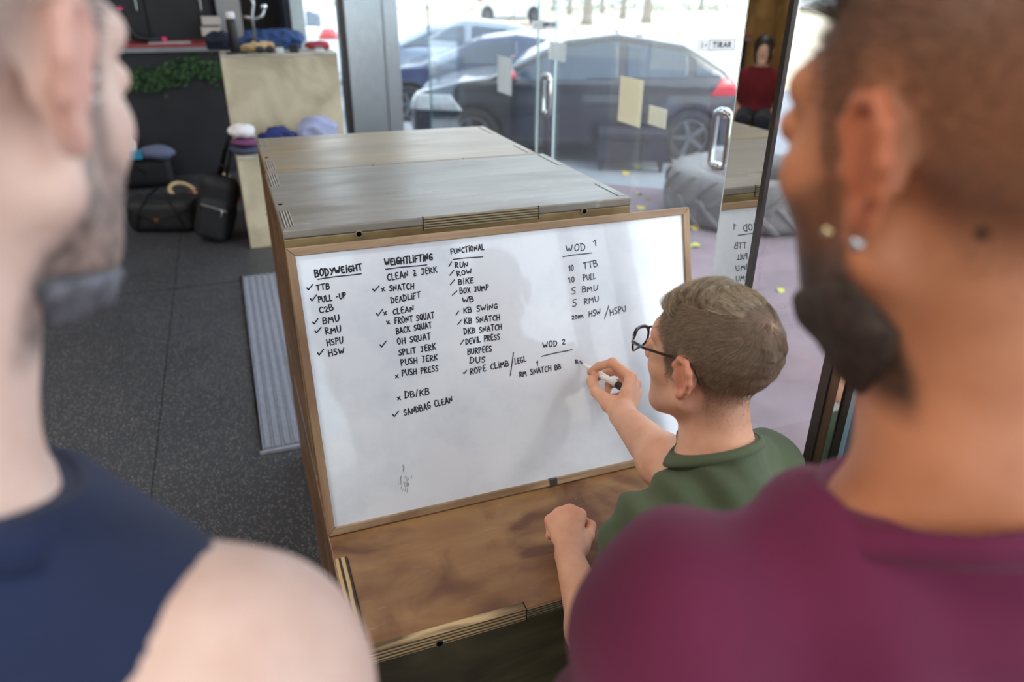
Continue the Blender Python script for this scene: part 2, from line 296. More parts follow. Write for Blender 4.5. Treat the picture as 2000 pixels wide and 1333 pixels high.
GLY = {'A': ((.7,), [[(0, 0), (.35, 1), (.7, 0)], [(.12, .34), (.58, .34)]]), 'B': ((.6,), [[(.02, 0), (0, 1)], [(0, 1), (.42, .95), (.5, .76), (.36, .56), (.02, .5)], [(.36, .56), (.58, .4), (.58, .16), (.4, .02), (.0, 0)]]),
 'C': ((.6,), [[(.58, .85), (.4, 1), (.14, .84), (0, .5), (.1, .12), (.34, 0), (.58, .1)]]), 'D': ((.65,), [[(.04, 0), (.04, 1)], [(-.04, .98), (.36, .92), (.62, .6), (.56, .25), (.3, .02), (-.02, 0)]]),
 'E': ((.55,), [[(.54, .98), (.05, 1), (.02, 0), (.52, .04)], [(.02, .52), (.44, .54)]]), 'F': ((.55,), [[(.56, 1), (.04, .98), (.02, 0)], [(.02, .52), (.42, .54)]]), 'G': ((.65,), [[(.58, .88), (.36, 1), (.08, .8), (0, .42), (.14, .08), (.42, .02), (.58, .2), (.58, .45), (.32, .45)]]),
 'H': ((.65,), [[(.02, 0), (.06, 1)], [(.6, 0), (.64, 1)], [(.04, .5), (.62, .54)]]), 'I': ((.18,), [[(.09, 0), (.09, .72)], [(.09, .95), (.1, 1)]]), 'J': ((.6,), [[(.12, 1), (.6, .96)], [(.4, .98), (.4, .2), (.26, 0), (.06, .1)]]),
 'K': ((.62,), [[(.04, 0), (.04, 1)], [(.58, 1), (.06, .45)], [(.2, .56), (.6, 0)]]), 'L': ((.5,), [[(.04, 1), (.02, .02), (.5, .06)]]), 'M': ((.8,), [[(0, 0), (.1, 1), (.38, .3), (.66, 1), (.78, 0)]]), 'N': ((.68,), [[(.02, 0), (.06, 1), (.56, .06), (.64, 1)]]),
 'O': ((.68,), [[(.34, 1), (.06, .78), (.02, .3), (.26, 0), (.56, .16), (.66, .6), (.5, .94), (.3, 1)]]), 'P': ((.55,), [[(.04, 0), (.04, 1)], [(-.02, .98), (.4, .96), (.54, .74), (.4, .52), (.04, .46)]]), 'Q': ((.68,), [[(.34, 1), (.06, .78), (.02, .3), (.26, .02), (.56, .16), (.66, .6), (.5, .94), (.3, 1)], [(.4, .3), (.7, -.08)]]),
 'R': ((.6,), [[(.04, 0), (.04, 1)], [(-.02, .98), (.4, .96), (.52, .76), (.36, .54), (.06, .5), (.6, 0)]]), 'S': ((.55,), [[(.54, .9), (.3, 1), (.06, .84), (.1, .62), (.46, .42), (.52, .18), (.28, 0), (0, .12)]]), 'T': ((.65,), [[(0, .97), (.66, 1)], [(.34, .98), (.32, 0)]]),
 'U': ((.65,), [[(.02, 1), (.04, .25), (.24, 0), (.5, .12), (.62, .4), (.62, 1)]]), 'V': ((.65,), [[(0, 1), (.3, 0), (.64, 1)]]), 'W': ((.9,), [[(0, 1), (.18, 0), (.44, .7), (.64, 0), (.9, 1)]]), 'X': ((.6,), [[(0, 1), (.6, 0)], [(.58, 1), (.02, 0)]]), 'Y': ((.62,), [[(0, 1), (.3, .5)], [(.62, 1), (.14, 0)]]), 'Z': ((.6,), [[(0, 1), (.6, 1), (0, 0), (.6, 0)]]),
 '0': ((.55,), [[(.28, 1), (.04, .7), (.06, .22), (.28, 0), (.5, .25), (.52, .7), (.28, 1)]]), '1': ((.34,), [[(0, .7), (.24, 1), (.3, 0)]]), '2': ((.55,), [[(.02, .8), (.22, 1), (.5, .86), (.46, .56), (.0, .04), (.56, .04)]]), '5': ((.52,), [[(.52, 1), (.1, .98), (.06, .58), (.36, .6), (.52, .3), (.34, .02), (0, .08)]]),
 'm': ((1.3,), [[(0, 0), (.05, .75), (.35, .85), (.42, 0)], [(.42, .6), (.7, .85), (.8, .1), (.85, .7), (1.15, .8), (1.25, 0)]]), '&': ((.6,), [[(.05, .8), (.28, 1), (.46, .8), (.1, .2), (.2, 0), (.6, .1)], [(.3, .45), (.5, .35)]]), '/': ((.3,), [[(0, 0), (.3, 1)]]), '-': ((.42,), [[(.04, .42), (.4, .46)]]), ' ': ((.5,), []),
 'v': ((1,), [[(0, .5), (.22, .05), (1, 1)], [(.03, .48), (.24, .08)]]), 'x': ((.8,), [[(0, .9), (.75, .05)], [(.7, 1), (.05, .1)]]), '_': ((1,), [])}
def strokes(text, p0, p1, h, th, rng=None, jit=0.0):
    """pen strokes of a line of writing from p0 to p1 (2-D), as flat ribbons with round ends"""
    p0 = np.array(p0, float); p1 = np.array(p1, float); u = p1-p0; Ln = np.linalg.norm(u); u /= Ln; v = np.array([-u[1], u[0]])
    out = []
    if text == '_':
        q = [p0+u*Ln*s+v*math.sin(s*5)*0.0006 for s in np.linspace(0, 1, 7)]; out.append(q)
    else:
        gap = 0.24; W_ = sum(GLY[c][0][0] for c in text)+gap*(len(text)-1); k = Ln/W_ if W_ else 1; x = 0.0
        for c in text:
            w_ = GLY[c][0][0]; dy = rng.uniform(-jit, jit) if rng else 0; sl = rng.uniform(-.05, .12) if rng else 0; sc = 1+(rng.uniform(-.1, .1) if rng else 0)
            for pl in GLY[c][1]:
                # round the corners of the hand's path
                pl = np.array(pl, float)
                if len(pl) > 3:
                    d = [pl[0]]
                    for a, b in zip(pl[:-1], pl[1:]): d += [a*.75+b*.25, a*.25+b*.75]
                    d.append(pl[-1]); pl = np.array(d)
                out.append([p0+u*((x+a+sl*b)*k)+v*((b*sc+dy)*h) for a, b in pl])
            x += w_+gap
    V = []; F = []
    for pl in out:
        for i, p in enumerate(pl):
            n = len(V); V += [p+np.array([math.cos(a), math.sin(a)])*th/2 for a in np.linspace(0, 2*math.pi, 8, endpoint=False)]; F.append(tuple(range(n, n+8)))
            if i:
                d = p-pl[i-1]; l = np.linalg.norm(d)
                if l > 1e-7:
                    d = np.array([-d[1], d[0]])/l*th/2; n = len(V); V += [pl[i-1]+d, pl[i-1]-d, p-d, p+d]; F.append((n, n+1, n+2, n+3))
    return V, F
def handle(parent, x, yd, z0, z1):
    for s, y in ((-1, yd-0.055), (1, yd+0.055)):
        m = MB(); r = .015; g = yd+s*0.006
        m.tube([(x, g, z0+.02), (x, y-s*.02, z0+.02), (x, y-s*.006, z0+.026), (x, y, z0+.042), (x, y, z1-.042), (x, y-s*.006, z1-.026), (x, y-s*.02, z1-.02), (x, g, z1-.02)], r, 14)
        for z in (z0+.02, z1-.02): m.lathe([(.022, -.006), (.022, .006)], 16, Matrix.Translation((x, yd+s*.012, z)) @ Matrix.Rotation(math.pi/2, 4, 'X'))
        m.build('door_handle', M_chrome, parent, smooth=True)
YD1, YD2 = 3.24, 1.35
def door(name, yd, px0, px1, label, ex):
    x0, x1 = on_y(px0, 150, yd)[0], on_y(px1, 150, yd)[0]
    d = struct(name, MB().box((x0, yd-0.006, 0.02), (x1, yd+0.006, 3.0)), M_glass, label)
    for k, x in enumerate((x0, x1)):
        if ex[k]: MB().box((x-.005, yd-.0068, 0.02), (x+.005, yd+.0068, 3.0)).build('glass_edge', M_edge, d)
    return d
d1 = door('door_1', YD1, 1050, 1262, 'glass door with the push sign', (1, 0)); d2 = door('door_2', YD2, 1267, 1462, 'glass door with the pull sign', (0, 1))
a_, b_ = on_y(1390, 335, YD2), on_y(1392, 212, YD2); handle(d2, on_y(1408, 268, YD2)[0], YD2, a_[2], b_[2])
a_ = on_y(1067, 228, YD1)[2]; handle(d1, on_y(1067, 182, YD1)[0], YD1, a_, a_+b_[2]-on_y(1390, 335, YD2)[2])
q_ = on_y(1085, 100, YD1)[0]; MB().box((q_-.006, YD1-.009, .02), (q_+.006, YD1-.0062, 3.0)).build('seal_strip', M_edge, d1)
def sign(parent, txt, yd, px0, px1, py0, py1):
    """door sign lying on the inner face of the glass, read from inside"""
    pa = on_y(px0, py0, yd); pb = on_y(px1, py0, yd); z1 = pa[2]; z0 = on_y(px0, py1, yd)[2]; x0, x1 = pa[0], pb[0]; y = yd-.0065; Wd = x1-x0; H = z1-z0
    MB().box((x0, y-.001, z0), (x1, y, z1)).build('sign_plate', M_sign, parent)
    fr = MB(); xs = x0+Wd*.30; y2 = y-.0014; t_ = H*.035
    for z in (z0+H*.1, z1-H*.1): fr.box((xs, y2, z-t_/2), (x1-Wd*.04, y-.001, z+t_/2))
    for x in (xs, x1-Wd*.04): fr.box((x-t_/2, y2, z0+H*.1), (x+t_/2, y-.001, z1-H*.1))
    V, F = strokes(txt, (x0+Wd*.40, z0+H*.32), (x1-Wd*.13, z0+H*.32), H*.38, H*.10); fr.add([(p[0], y-.0016, p[1]) for p in V], F)
    V = []; 
    for k in range(7): a = -.9+k*.3; V.append((x0+Wd*.10+H*.12*math.cos(a), y-.0016, z0+H*.5+H*.3*math.sin(a)))
    fr.tube(V, H*.025, 6); fr.lathe([(H*.07, 0), (H*.07, .0006)], 12, Matrix.Translation((x0+Wd*.22, y-.0016, z0+H*.5)) @ Matrix.Rotation(math.pi/2, 4, 'X'))
    fr.build('sign_lettering', M_ink, parent)
sign(d2, 'TIRAR', YD2, 1361, 1437, 76, 101); sign(d1, 'EMPUJAR', YD1, 1038, 1091, 40, 58)
for (xa, ya, xb_, yb2, mm, par) in ((1210, 148, 1248, 238, M_paper, 1), (1266, 205, 1298, 243, M_paper, 1), (970, 108, 997, 178, M_paperw, None), (1070, 80, 1102, 115, M_paperw, None)):
    p = on_x(xa, ya, XR); q = on_x(xb_, yb2, XR); q2 = on_x(xa, yb2, XR)
    m_ = MB().box((XR+.007, q[1], q2[2]), (XR+.0082, p[1], p[2]))
    if False: pass
    m_.build('paper_notice', mm, bpy.data.objects['window_4' if p[1] > 3.24 else 'window_5'])
# near glazing: mirror-polished post, pane, dark post
mb = MB().box((XN, -0.358, 0), (XN+.006, -0.254, 3.45)); t4 = struct('trim_4', mb, M_mirror, 'mirror polished steel post beside the whiteboard')
MB().box((XN-.001, -0.370, 0), (XN+.008, -0.358, 3.45)).build('dark_edge', M_frame, t4)
MB().box((XN+.001, -0.254, 0), (XN+.006, -0.249, 3.45)).build('pale_edge', M_edge, t4)
struct('window_6', MB().box((XN+.004, -0.584, 0.05), (XN+.012, -0.372, 3.45)), glass('scratched_glass', (0.9, 0.9, 0.9)), 'narrow near pane beside the kneeling person')
t5 = struct('trim_5', MB().box((XN, -0.604, 0), (XN+.012, -0.585, 3.45)), M_frame, 'dark window post beside the kneeling person')
for nm, y0, y1, dx, m_ in (('brown_strip', -.626, -.605, .003, mat('brown_strip', (96, 76, 60), 0.4, 0.3, var=0.2)), ('steel_strip', -.638, -.627, 0, M_chrome), ('dark_strip', -.655, -.639, .004, M_frame), ('pale_strip', -.663, -.656, .002, M_frameblue), ('grey_strip', -.689, -.664, .005, mat('grey_strip', (128, 128, 140), 0.4, 0.4, var=0.1))):
    MB().box((XN+dx, y0, 0), (XN+.012, y1, 3.45)).build(nm, m_, t5)
# ---------------------------------------------------------------- metal entrance grating in the floor
gr = empty('floor_grating', (0.2, 2.08, 0), 'ribbed aluminium entrance grating set in the rubber floor', 'grating')
M_alu = mat('aluminium', (176, 180, 192), 0.45, 0.5, var=0.15, vs=40); M_rib = mat('grating_brush', (128, 132, 146), 0.8, var=0.3, vs=160)
MB().box((-.13, 1.075, .0), (.62, 3.06, .004)).build('tray', M_rib, gr, world=True)
for k in range(21):
    x = -.13+k*.0365
    m = MB().box((x, 1.08, .004), (x+.0045, 3.055, .011)); m.build('rail', M_alu, gr, world=True)
    if k < 20: MB().box((x+.008, 1.09, .004), (x+.033, 3.045, .009)).build('insert_strip', M_rib, gr, world=True)
MB().box((-.142, 1.07, 0), (-.131, 3.065, .012)).build('edge_bar', M_chrome, gr, world=True)
MB().box((-.142, 1.058, 0), (.62, 1.069, .012)).build('edge_bar', M_alu, gr, world=True)
# ---------------------------------------------------------------- plyo boxes
M_top = wood('worn_grey_ply', (132, 127, 119), (150, 144, 136), (124, 116, 106), (1.0, 12, 12), 2.2, 0.30, 1.0, scuff=.5)
M_topb = wood('worn_brown_ply', (146, 128, 102), (168, 150, 122), (148, 136, 118), (1.0, 12, 12), 2.0, 0.28, 5.0, scuff=.35)
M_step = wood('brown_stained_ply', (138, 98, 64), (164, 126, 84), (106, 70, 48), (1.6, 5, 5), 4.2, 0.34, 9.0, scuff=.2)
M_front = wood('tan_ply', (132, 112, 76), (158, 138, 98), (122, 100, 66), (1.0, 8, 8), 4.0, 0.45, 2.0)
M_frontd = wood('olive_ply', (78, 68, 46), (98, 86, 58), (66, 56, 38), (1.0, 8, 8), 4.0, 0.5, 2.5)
M_side = wood('orange_brown_ply', (104, 72, 42), (132, 94, 56), (84, 58, 34), (12, 1.0, 12), 3.0, 0.42, 4.0)
M_pale = wood('pale_ply', (168, 156, 128), (190, 178, 150), (146, 134, 106), (5, 5, 1.0), 3.0, 0.5, 7.0)
M_endx = ply_edge('ply_end_x', 'X', 58, (62, 58, 56), (168, 160, 148)); M_endz = ply_edge('ply_end_z', 'Z', 58, (66, 58, 46), (164, 148, 116))
M_endr = ply_edge('ply_end_rough', 'X', 26, (58, 44, 32), (196, 164, 116), dist=2.5, dsc=(1, .06, 1)); M_endf = ply_edge('ply_end_front', 'Z', 44, (98, 76, 52), (206, 176, 130), dist=1.2, dsc=(.05, .3, 1))
M_screw = mat('screw_black', (18, 18, 20), 0.3, 0.7, var=0.1); M_zinc = mat('screw_zinc', (170, 170, 165), 0.3, 0.9, var=0.1)
def plyo(loc, size, label, top, front, side, joints='fine', grp='plywood jump boxes', screws=True, name='plyo_box'):
    w_, d, h = size; t_ = .018
    e = empty(name, loc, label, 'wooden box', grp)
    g = .0006
    b = MB().box((t_*.0, 0, h-t_), (w_, d, h)); b.build('top_panel', top, e, bevel=.003)
    MB().box((g, t_+g, 0), (t_, d-t_-g, h-t_-g)).build('side_panel', side, e, bevel=.002); MB().box((w_-t_, t_+g, 0), (w_-g, d-t_-g, h-t_-g)).build('side_panel', side, e, bevel=.002)
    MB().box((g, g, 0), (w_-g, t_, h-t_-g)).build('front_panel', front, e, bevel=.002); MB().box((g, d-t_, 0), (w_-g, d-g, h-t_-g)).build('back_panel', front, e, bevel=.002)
    MB().box((t_+g, t_+g, .0), (w_-t_-g, d-t_-g, t_)).build('bottom_panel', side, e)
    z1 = h+.0007; o1 = .0006
    if joints == 'fine':
        for y0, y1 in ((.02, d*.27), (d*.70, d*.97)):
            MB().box((.004, y0, h-.004), (.004+.021, y1, z1)).build('finger_joint', M_endx, e)
            MB().box((w_-.022, y0, h-.004), (w_-.003, y1, z1)).build('finger_joint', M_pale if False else top, e)
            MB().box((w_-.0235, y0, h-.004), (w_-.022, y1, z1+.0001)).build('joint_gap', M_joint, e)
        MB().box((w_*.365, -o1, h-.026), (w_*.70, .004, h-.002)).build('finger_joint', M_endz, e)
        for q in (.363, .70): MB().box((w_*q, -o1*1.2, h-.028), (w_*q+.0018, .004, h+.0008)).build('joint_gap', M_joint, e)
    elif joints == 'rough':
        MB().box((.003, .035, h-.006), (.026, d*.46, z1+.004)).build('finger_joint', M_endr, e)
        MB().box((.024, .030, h-.006), (.0275, d*.46, z1)).build('joint_gap', M_joint, e)
        MB().box((.0, -.002, h-.024), (w_*.40, .016, z1+.0012)).build('finger_joint', M_endf, e)
        MB().box((w_*.403, -.0008, h-.022), (w_*.99, .0, h-.001)).build('finger_joint', M_endz, e)
        MB().box((w_*.40, -.0022, h-.028), (w_*.403, .018, h+.001)).build('joint_gap', M_joint, e)
    if screws:
        for q in (.19, .845):
            MB().lathe([(.0075, 0), (.0075, .0016)], 20, Matrix.Translation((w_*q, -o1*0-.0006, h-.021)) @ Matrix.Rotation(math.pi/2, 4, 'X')).build('screw_ring', M_zinc if joints == 'rough' else M_pale, e)
            MB().lathe([(.0055, 0), (.0055, .0024)], 20, Matrix.Translation((w_*q, -.0006, h-.021)) @ Matrix.Rotation(math.pi/2, 4, 'X')).build('screw', M_screw, e)
        MB().lathe([(.005, 0), (.005, .0012)], 16, Matrix.Translation((.012, d*.38 if joints == 'fine' else d*.66, h-.0002))).build('screw', M_screw if joints == 'fine' else M_zinc, e)
    return e
HB = 0.5994; HT = 0.5794
plyo((0, 0, HB+.0012), (.762, .517, HT), 'grey worn plywood jump box right behind the whiteboard, upper one', M_top, M_front, M_side)
plyo((.004, .5205, HB+.0012), (.742, .487, HT), 'brown worn plywood jump box at the back of the stack, upper one', M_topb, M_front, M_side)
plyo((0, 0, 0), (.762, .517, HB), 'plywood jump box on the floor right under the grey topped box', M_top, M_front, M_side, screws=False)
plyo((.004, .5205, 0), (.742, .487, HB), 'plywood jump box on the floor under the brown back box', M_topb, M_front, M_side, screws=False)
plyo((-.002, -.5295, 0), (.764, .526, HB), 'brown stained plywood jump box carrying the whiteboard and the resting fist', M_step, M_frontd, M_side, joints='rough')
# ---------------------------------------------------------------- whiteboard leaning on the boxes
P0 = np.array([-.0022, -.2128, HB]); BW, BH = .8763, .5827; BU = np.array([1., 0, 0]); BV = np.array([0, .26530, .96417]); BN = np.array([0, -.96417, .26530])
P0 = P0+np.array([0, 0, .0015])
def brd(u, v, n=0.0): return P0+BU*u+BV*v+BN*n
wb = empty('whiteboard', tuple(P0), 'wood framed whiteboard covered in handwritten workout lists, leaning on the boxes', 'whiteboard')
def bbox(name, u0, u1, v0, v1, n0, n1, m, par=wb, bev=0.0):
    b = MB(); b.add([brd(u, v, n) for u in (u0, u1) for v in (v0, v1) for n in (n0, n1)], [(0, 1, 3, 2), (4, 6, 7, 5), (0, 4, 5, 1), (2, 3, 7, 6), (0, 2, 6, 4), (1, 5, 7, 3)])
    return b.build(name, m, par, world=True, bevel=bev)
def board_mat():
    m, t, b = nt('whiteboard_enamel'); L = t.links; tc = node(t, 'ShaderNodeTexCoord')
    n = node(t, 'ShaderNodeTexNoise'); n.inputs['Scale'].default_value = 9; n.inputs['Detail'].default_value = 8; n.inputs['Roughness'].default_value = .65; L.new(tc.outputs['Object'], n.inputs['Vector'])
    r = node(t, 'ShaderNodeValToRGB'); r.color_ramp.elements[0].position = .25; r.color_ramp.elements[1].position = .55; r.color_ramp.elements[0].color = (*lin((214, 221, 231)), 1); r.color_ramp.elements[1].color = (*lin((230, 236, 244)), 1)
    L.new(n.outputs['Fac'], r.inputs[0]); L.new(r.outputs[0], b.inputs['Base Color']); b.inputs['Roughness'].default_value = 0.3; b.inputs['Coat Weight'].default_value = 1.0; b.inputs['Coat Roughness'].default_value = 0.06; b.inputs['Coat IOR'].default_value = 1.55
    n2 = node(t, 'ShaderNodeTexNoise'); n2.inputs['Scale'].default_value = 14; L.new(tc.outputs['Object'], n2.inputs['Vector'])
    bp = node(t, 'ShaderNodeBump'); bp.inputs['Strength'].default_value = 0.03; bp.inputs['Distance'].default_value = 0.002; L.new(n2.outputs['Fac'], bp.inputs['Height']); L.new(bp.outputs[0], b.inputs['Normal'])
    return m
bbox('writing_panel', .012, BW-.012, .012, BH-.012, -.012, .0, board_mat())
M_frx = wood('frame_wood_level', (150, 122, 92), (180, 152, 120), (138, 110, 82), (1.0, 22, 22), 3, .45, 1.0); M_fry = wood('frame_wood_upright', (142, 112, 84), (172, 142, 110), (132, 102, 76), (22, 1.0, 1.0), 3, .45, 2.0)
def rail(name, uv4, m):
    b = MB(); V = [brd(u, v, n) for u, v in uv4 for n in (-.016, .006)]
    b.add(V, [(0, 2, 4, 6), (1, 7, 5, 3), (0, 1, 3, 2), (2, 3, 5, 4), (4, 5, 7, 6), (6, 7, 1, 0)]); return b.build(name, m, wb, world=True, bevel=.0016)
fw = .0158
rail('frame_rail', [(0, 0), (BW, 0), (BW-fw, fw), (fw, fw)], M_frx); rail('frame_rail', [(0, BH), (fw, BH-fw), (BW-fw, BH-fw), (BW, BH)], M_frx)
rail('frame_rail', [(0, 0), (fw, fw), (fw, BH-fw), (0, BH)], M_fry); rail('frame_rail', [(BW, 0), (BW, BH), (BW-fw, BH-fw), (BW-fw, fw)], M_fry)
bbox('frame_clip', .487, .506, -.001, .0165, -.016, .0072, mat('clip_metal', (92, 90, 86), .35, .7, var=.1), bev=.001)
TEXT = [
 (0, 'BODYWEIGHT', 0.0469, 0.5233, 0.1366, 0.5266, 0.0127),
 (0, '_', 0.0509, 0.5187, 0.134, 0.5202, 0.0003),
 (0, 'TTB', 0.0457, 0.4974, 0.0702, 0.4981, 0.0104),
 (0, 'PULL -UP', 0.0468, 0.4738, 0.0988, 0.4768, 0.0118),
 (0, 'C2B', 0.0464, 0.4534, 0.0725, 0.4562, 0.0112),
 (0, 'BMU', 0.0493, 0.4317, 0.0806, 0.4337, 0.012),
 (0, 'RMU', 0.052, 0.411, 0.0811, 0.4114, 0.012),
 (0, 'HSPU', 0.0514, 0.3885, 0.0817, 0.3896, 0.0128),
 (0, 'HSW', 0.0519, 0.3671, 0.0811, 0.3687, 0.0129),
 (0, 'v', 0.0283, 0.5006, 0.0398, 0.5013, 0.0096),
 (0, 'v', 0.0319, 0.4786, 0.0435, 0.4791, 0.0097),
 (0, 'v', 0.0302, 0.4338, 0.0418, 0.4342, 0.0098),
 (0, 'v', 0.0319, 0.4165, 0.0435, 0.4169, 0.0098),
 (0, 'v', 0.0309, 0.3722, 0.0427, 0.3726, 0.01),
 (1, 'WEIGHTLIFTING', 0.1819, 0.5295, 0.278, 0.5304, 0.0127),
 (1, '_', 0.1818, 0.5227, 0.2649, 0.5225, 0.0004),
 (1, 'CLEAN & JERK', 0.1836, 0.4996, 0.2842, 0.5049, 0.0121),
 (1, 'SNATCH', 0.1847, 0.479, 0.2331, 0.4776, 0.0122),
 (1, 'DEADLIFT', 0.1854, 0.4546, 0.2445, 0.4578, 0.0119),
 (1, 'CLEAN', 0.1862, 0.4316, 0.2276, 0.4332, 0.0116),
 (1, 'FRONT SQUAT', 0.1876, 0.4123, 0.2679, 0.4128, 0.012),
 (1, 'BACK SQUAT', 0.1881, 0.3919, 0.2609, 0.3939, 0.0121),
 (1, 'OH SQUAT', 0.188, 0.3697, 0.2561, 0.3713, 0.0121),
 (1, 'SPLIT JERK', 0.1878, 0.347, 0.2646, 0.3481, 0.0122),
 (1, 'PUSH JERK', 0.1901, 0.3259, 0.2656, 0.3262, 0.0123),
 (1, 'PUSH PRESS', 0.1894, 0.3041, 0.2641, 0.3023, 0.0123),
 (1, 'DB/KB', 0.1895, 0.2576, 0.2398, 0.2563, 0.0136),
 (1, 'SANDBAG CLEAN', 0.1841, 0.2212, 0.2874, 0.2313, 0.0137),
 (1, 'v', 0.1518, 0.4821, 0.1647, 0.4826, 0.0099),
 (1, 'v', 0.1529, 0.4333, 0.1658, 0.4337, 0.0101),
 (1, 'v', 0.1525, 0.3692, 0.1656, 0.3694, 0.0102),
 (1, 'v', 0.1604, 0.223, 0.1738, 0.2228, 0.0106),
 (1, 'x', 0.1698, 0.4802, 0.1759, 0.4805, 0.0071),
 (1, 'x', 0.1675, 0.4323, 0.1737, 0.4326, 0.0072),
 (1, 'x', 0.1717, 0.4135, 0.1779, 0.4137, 0.0073),
 (1, 'x', 0.1751, 0.302, 0.1814, 0.3021, 0.0075),
 (1, 'x', 0.1743, 0.2558, 0.1807, 0.2558, 0.0075),
 (2, 'FUNCTIONAL', 0.3172, 0.5377, 0.3878, 0.5392, 0.0109),
 (2, '_', 0.3198, 0.5264, 0.3833, 0.5256, 0.0004),
 (2, 'RUN', 0.3229, 0.5096, 0.3496, 0.5076, 0.011),
 (2, 'ROW', 0.3256, 0.4919, 0.3566, 0.4934, 0.0103),
 (2, 'BIKE', 0.3265, 0.4747, 0.3578, 0.4738, 0.0111),
 (2, 'BOX JUMP', 0.3275, 0.4552, 0.3889, 0.4556, 0.0111),
 (2, 'WB', 0.3313, 0.436, 0.3547, 0.4359, 0.0112),
 (2, 'KB SWING', 0.331, 0.4141, 0.4052, 0.4139, 0.0112),
 (2, 'KB SNATCH', 0.3306, 0.3918, 0.4077, 0.3893, 0.0117),
 (2, 'DKB SNATCH', 0.3276, 0.3701, 0.4097, 0.3685, 0.0117),
 (2, 'DEVIL PRESS', 0.3289, 0.3489, 0.4037, 0.3483, 0.0118),
 (2, 'BURPEES', 0.3308, 0.3262, 0.3834, 0.3257, 0.0122),
 (2, 'DUS', 0.3329, 0.3076, 0.3664, 0.3041, 0.0123),
 (2, 'ROPE CLIMB', 0.332, 0.2836, 0.4185, 0.2885, 0.0127),
 (2, '/', 0.31, 0.5136, 0.3177, 0.5138, 0.008),
 (2, '/', 0.3096, 0.4953, 0.3172, 0.4955, 0.008),
 (2, '/', 0.3087, 0.4762, 0.3163, 0.4764, 0.0081),
 (2, '/', 0.3109, 0.4544, 0.3186, 0.4545, 0.0081),
 (2, '/', 0.3142, 0.4131, 0.3219, 0.4131, 0.0082),
 (2, '/', 0.3159, 0.3928, 0.3237, 0.3928, 0.0083),
 (2, '/', 0.3177, 0.3506, 0.3255, 0.3505, 0.0083),
 (2, 'v', 0.3169, 0.2869, 0.3249, 0.2875, 0.0069),
 (2, '/', 0.4196, 0.2662, 0.4281, 0.2657, 0.0477),
 (2, 'LEGL', 0.4327, 0.2892, 0.4581, 0.2913, 0.0119),
 (3, 'WOD', 0.5706, 0.514, 0.6157, 0.5133, 0.0147),
 (3, '1', 0.6355, 0.521, 0.6421, 0.5203, 0.0125),
 (3, '_', 0.5618, 0.5052, 0.6308, 0.5066, 0.0003),
 (3, '10', 0.5726, 0.4737, 0.5847, 0.4729, 0.0125),
 (3, 'TTB', 0.6084, 0.4731, 0.6423, 0.4752, 0.0134),
 (3, '10', 0.5706, 0.4481, 0.5844, 0.4477, 0.0125),
 (3, 'PULL', 0.6066, 0.4483, 0.636, 0.4486, 0.0126),
 (3, '5', 0.5758, 0.4218, 0.585, 0.4216, 0.0138),
 (3, 'BMU', 0.6018, 0.4234, 0.6382, 0.4224, 0.0121),
 (3, '5', 0.576, 0.3945, 0.5853, 0.3941, 0.0139),
 (3, 'RMU', 0.6044, 0.3961, 0.6399, 0.3976, 0.0128),
 (3, '20m', 0.5723, 0.3674, 0.5999, 0.3669, 0.0085),
 (3, 'HSW', 0.614, 0.3665, 0.643, 0.3693, 0.0129),
 (3, '/', 0.651, 0.3566, 0.6592, 0.3561, 0.0321),
 (3, 'HSPU', 0.6658, 0.363, 0.706, 0.3669, 0.0139),
 (4, 'WOD 2', 0.5, 0.3137, 0.5519, 0.3152, 0.0128),
 (4, '_', 0.4954, 0.2969, 0.5675, 0.301, 0.0003),
 (4, '1', 0.4799, 0.2784, 0.484, 0.2777, 0.0098),
 (4, 'RM SNATCH BB', 0.4406, 0.2597, 0.5378, 0.262, 0.0116),
 (5, 'R-', 0.574, 0.268, 0.5864, 0.2679, 0.0087),
]

M_pen = mat('marker_ink', (28, 32, 44), .5, var=.15, vs=120)
rng = random.Random(5)
for g, nm in enumerate(('handwritten bodyweight list', 'handwritten weightlifting list', 'handwritten functional list', 'handwritten list headed WOD 1', 'handwritten lines headed WOD 2', 'handwritten letter R under the pen tip')):
    mb = MB()
    for q in TEXT:
        if q[0] != g: continue
        th = .0030 if q[1] in ('BODYWEIGHT', 'WEIGHTLIFTING') else .0023
        if g in (3,): th = .0020
        V, F = strokes(q[1], q[2:4], q[4:6], q[6], th, rng, .04); mb.add([brd(p[0], p[1], .0005) for p in V], F)
    o = mb.build('handwriting', M_pen, wb, world=True); o['label'] = nm
mb = MB()
for k in range(26):   # smears left by the eraser
    u, v = .17+rng.gauss(0, .008), .075+rng.gauss(0, .016); V, F = strokes('_', (u, v), (u+.001, v+rng.uniform(.004, .010)), .001, .0012); mb.add([brd(p[0], p[1], .0004) for p in V], F)
mb.build('ink_smear', mat('ink_smear', (178, 184, 194), .5, var=.1), wb, world=True)
# ---------------------------------------------------------------- outside: ground, kerb, street
NX, NY = 0.64, 0.77
def gz(x, y):
    s = x*NX+y*NY; return -0.20-0.03*max(0, min(s, 24)-9.5)
def slab(name, poly, m, label, dz=0.0, n=10):
    bm = bmesh.new(); xs = [p[0] for p in poly]; ys = [p[1] for p in poly]
    mb = MB(); (x0, x1), (y0, y1) = (min(xs), max(xs)), (min(ys), max(ys)); k = 28
    V = [(x0+(x1-x0)*i/k, y0+(y1-y0)*j/k) for i in range(k+1) for j in range(k+1)]
    mb.add([(x, y, gz(x, y)+dz) for x, y in V], [(i*(k+1)+j, (i+1)*(k+1)+j, (i+1)*(k+1)+j+1, i*(k+1)+j+1) for i in range(k) for j in range(k)])
    return struct(name, mb, m, label)
M_pave = mat('pink_paving', (128, 112, 120), 0.85, var=0.16, vs=3.5, bump=0.2, bs=60)
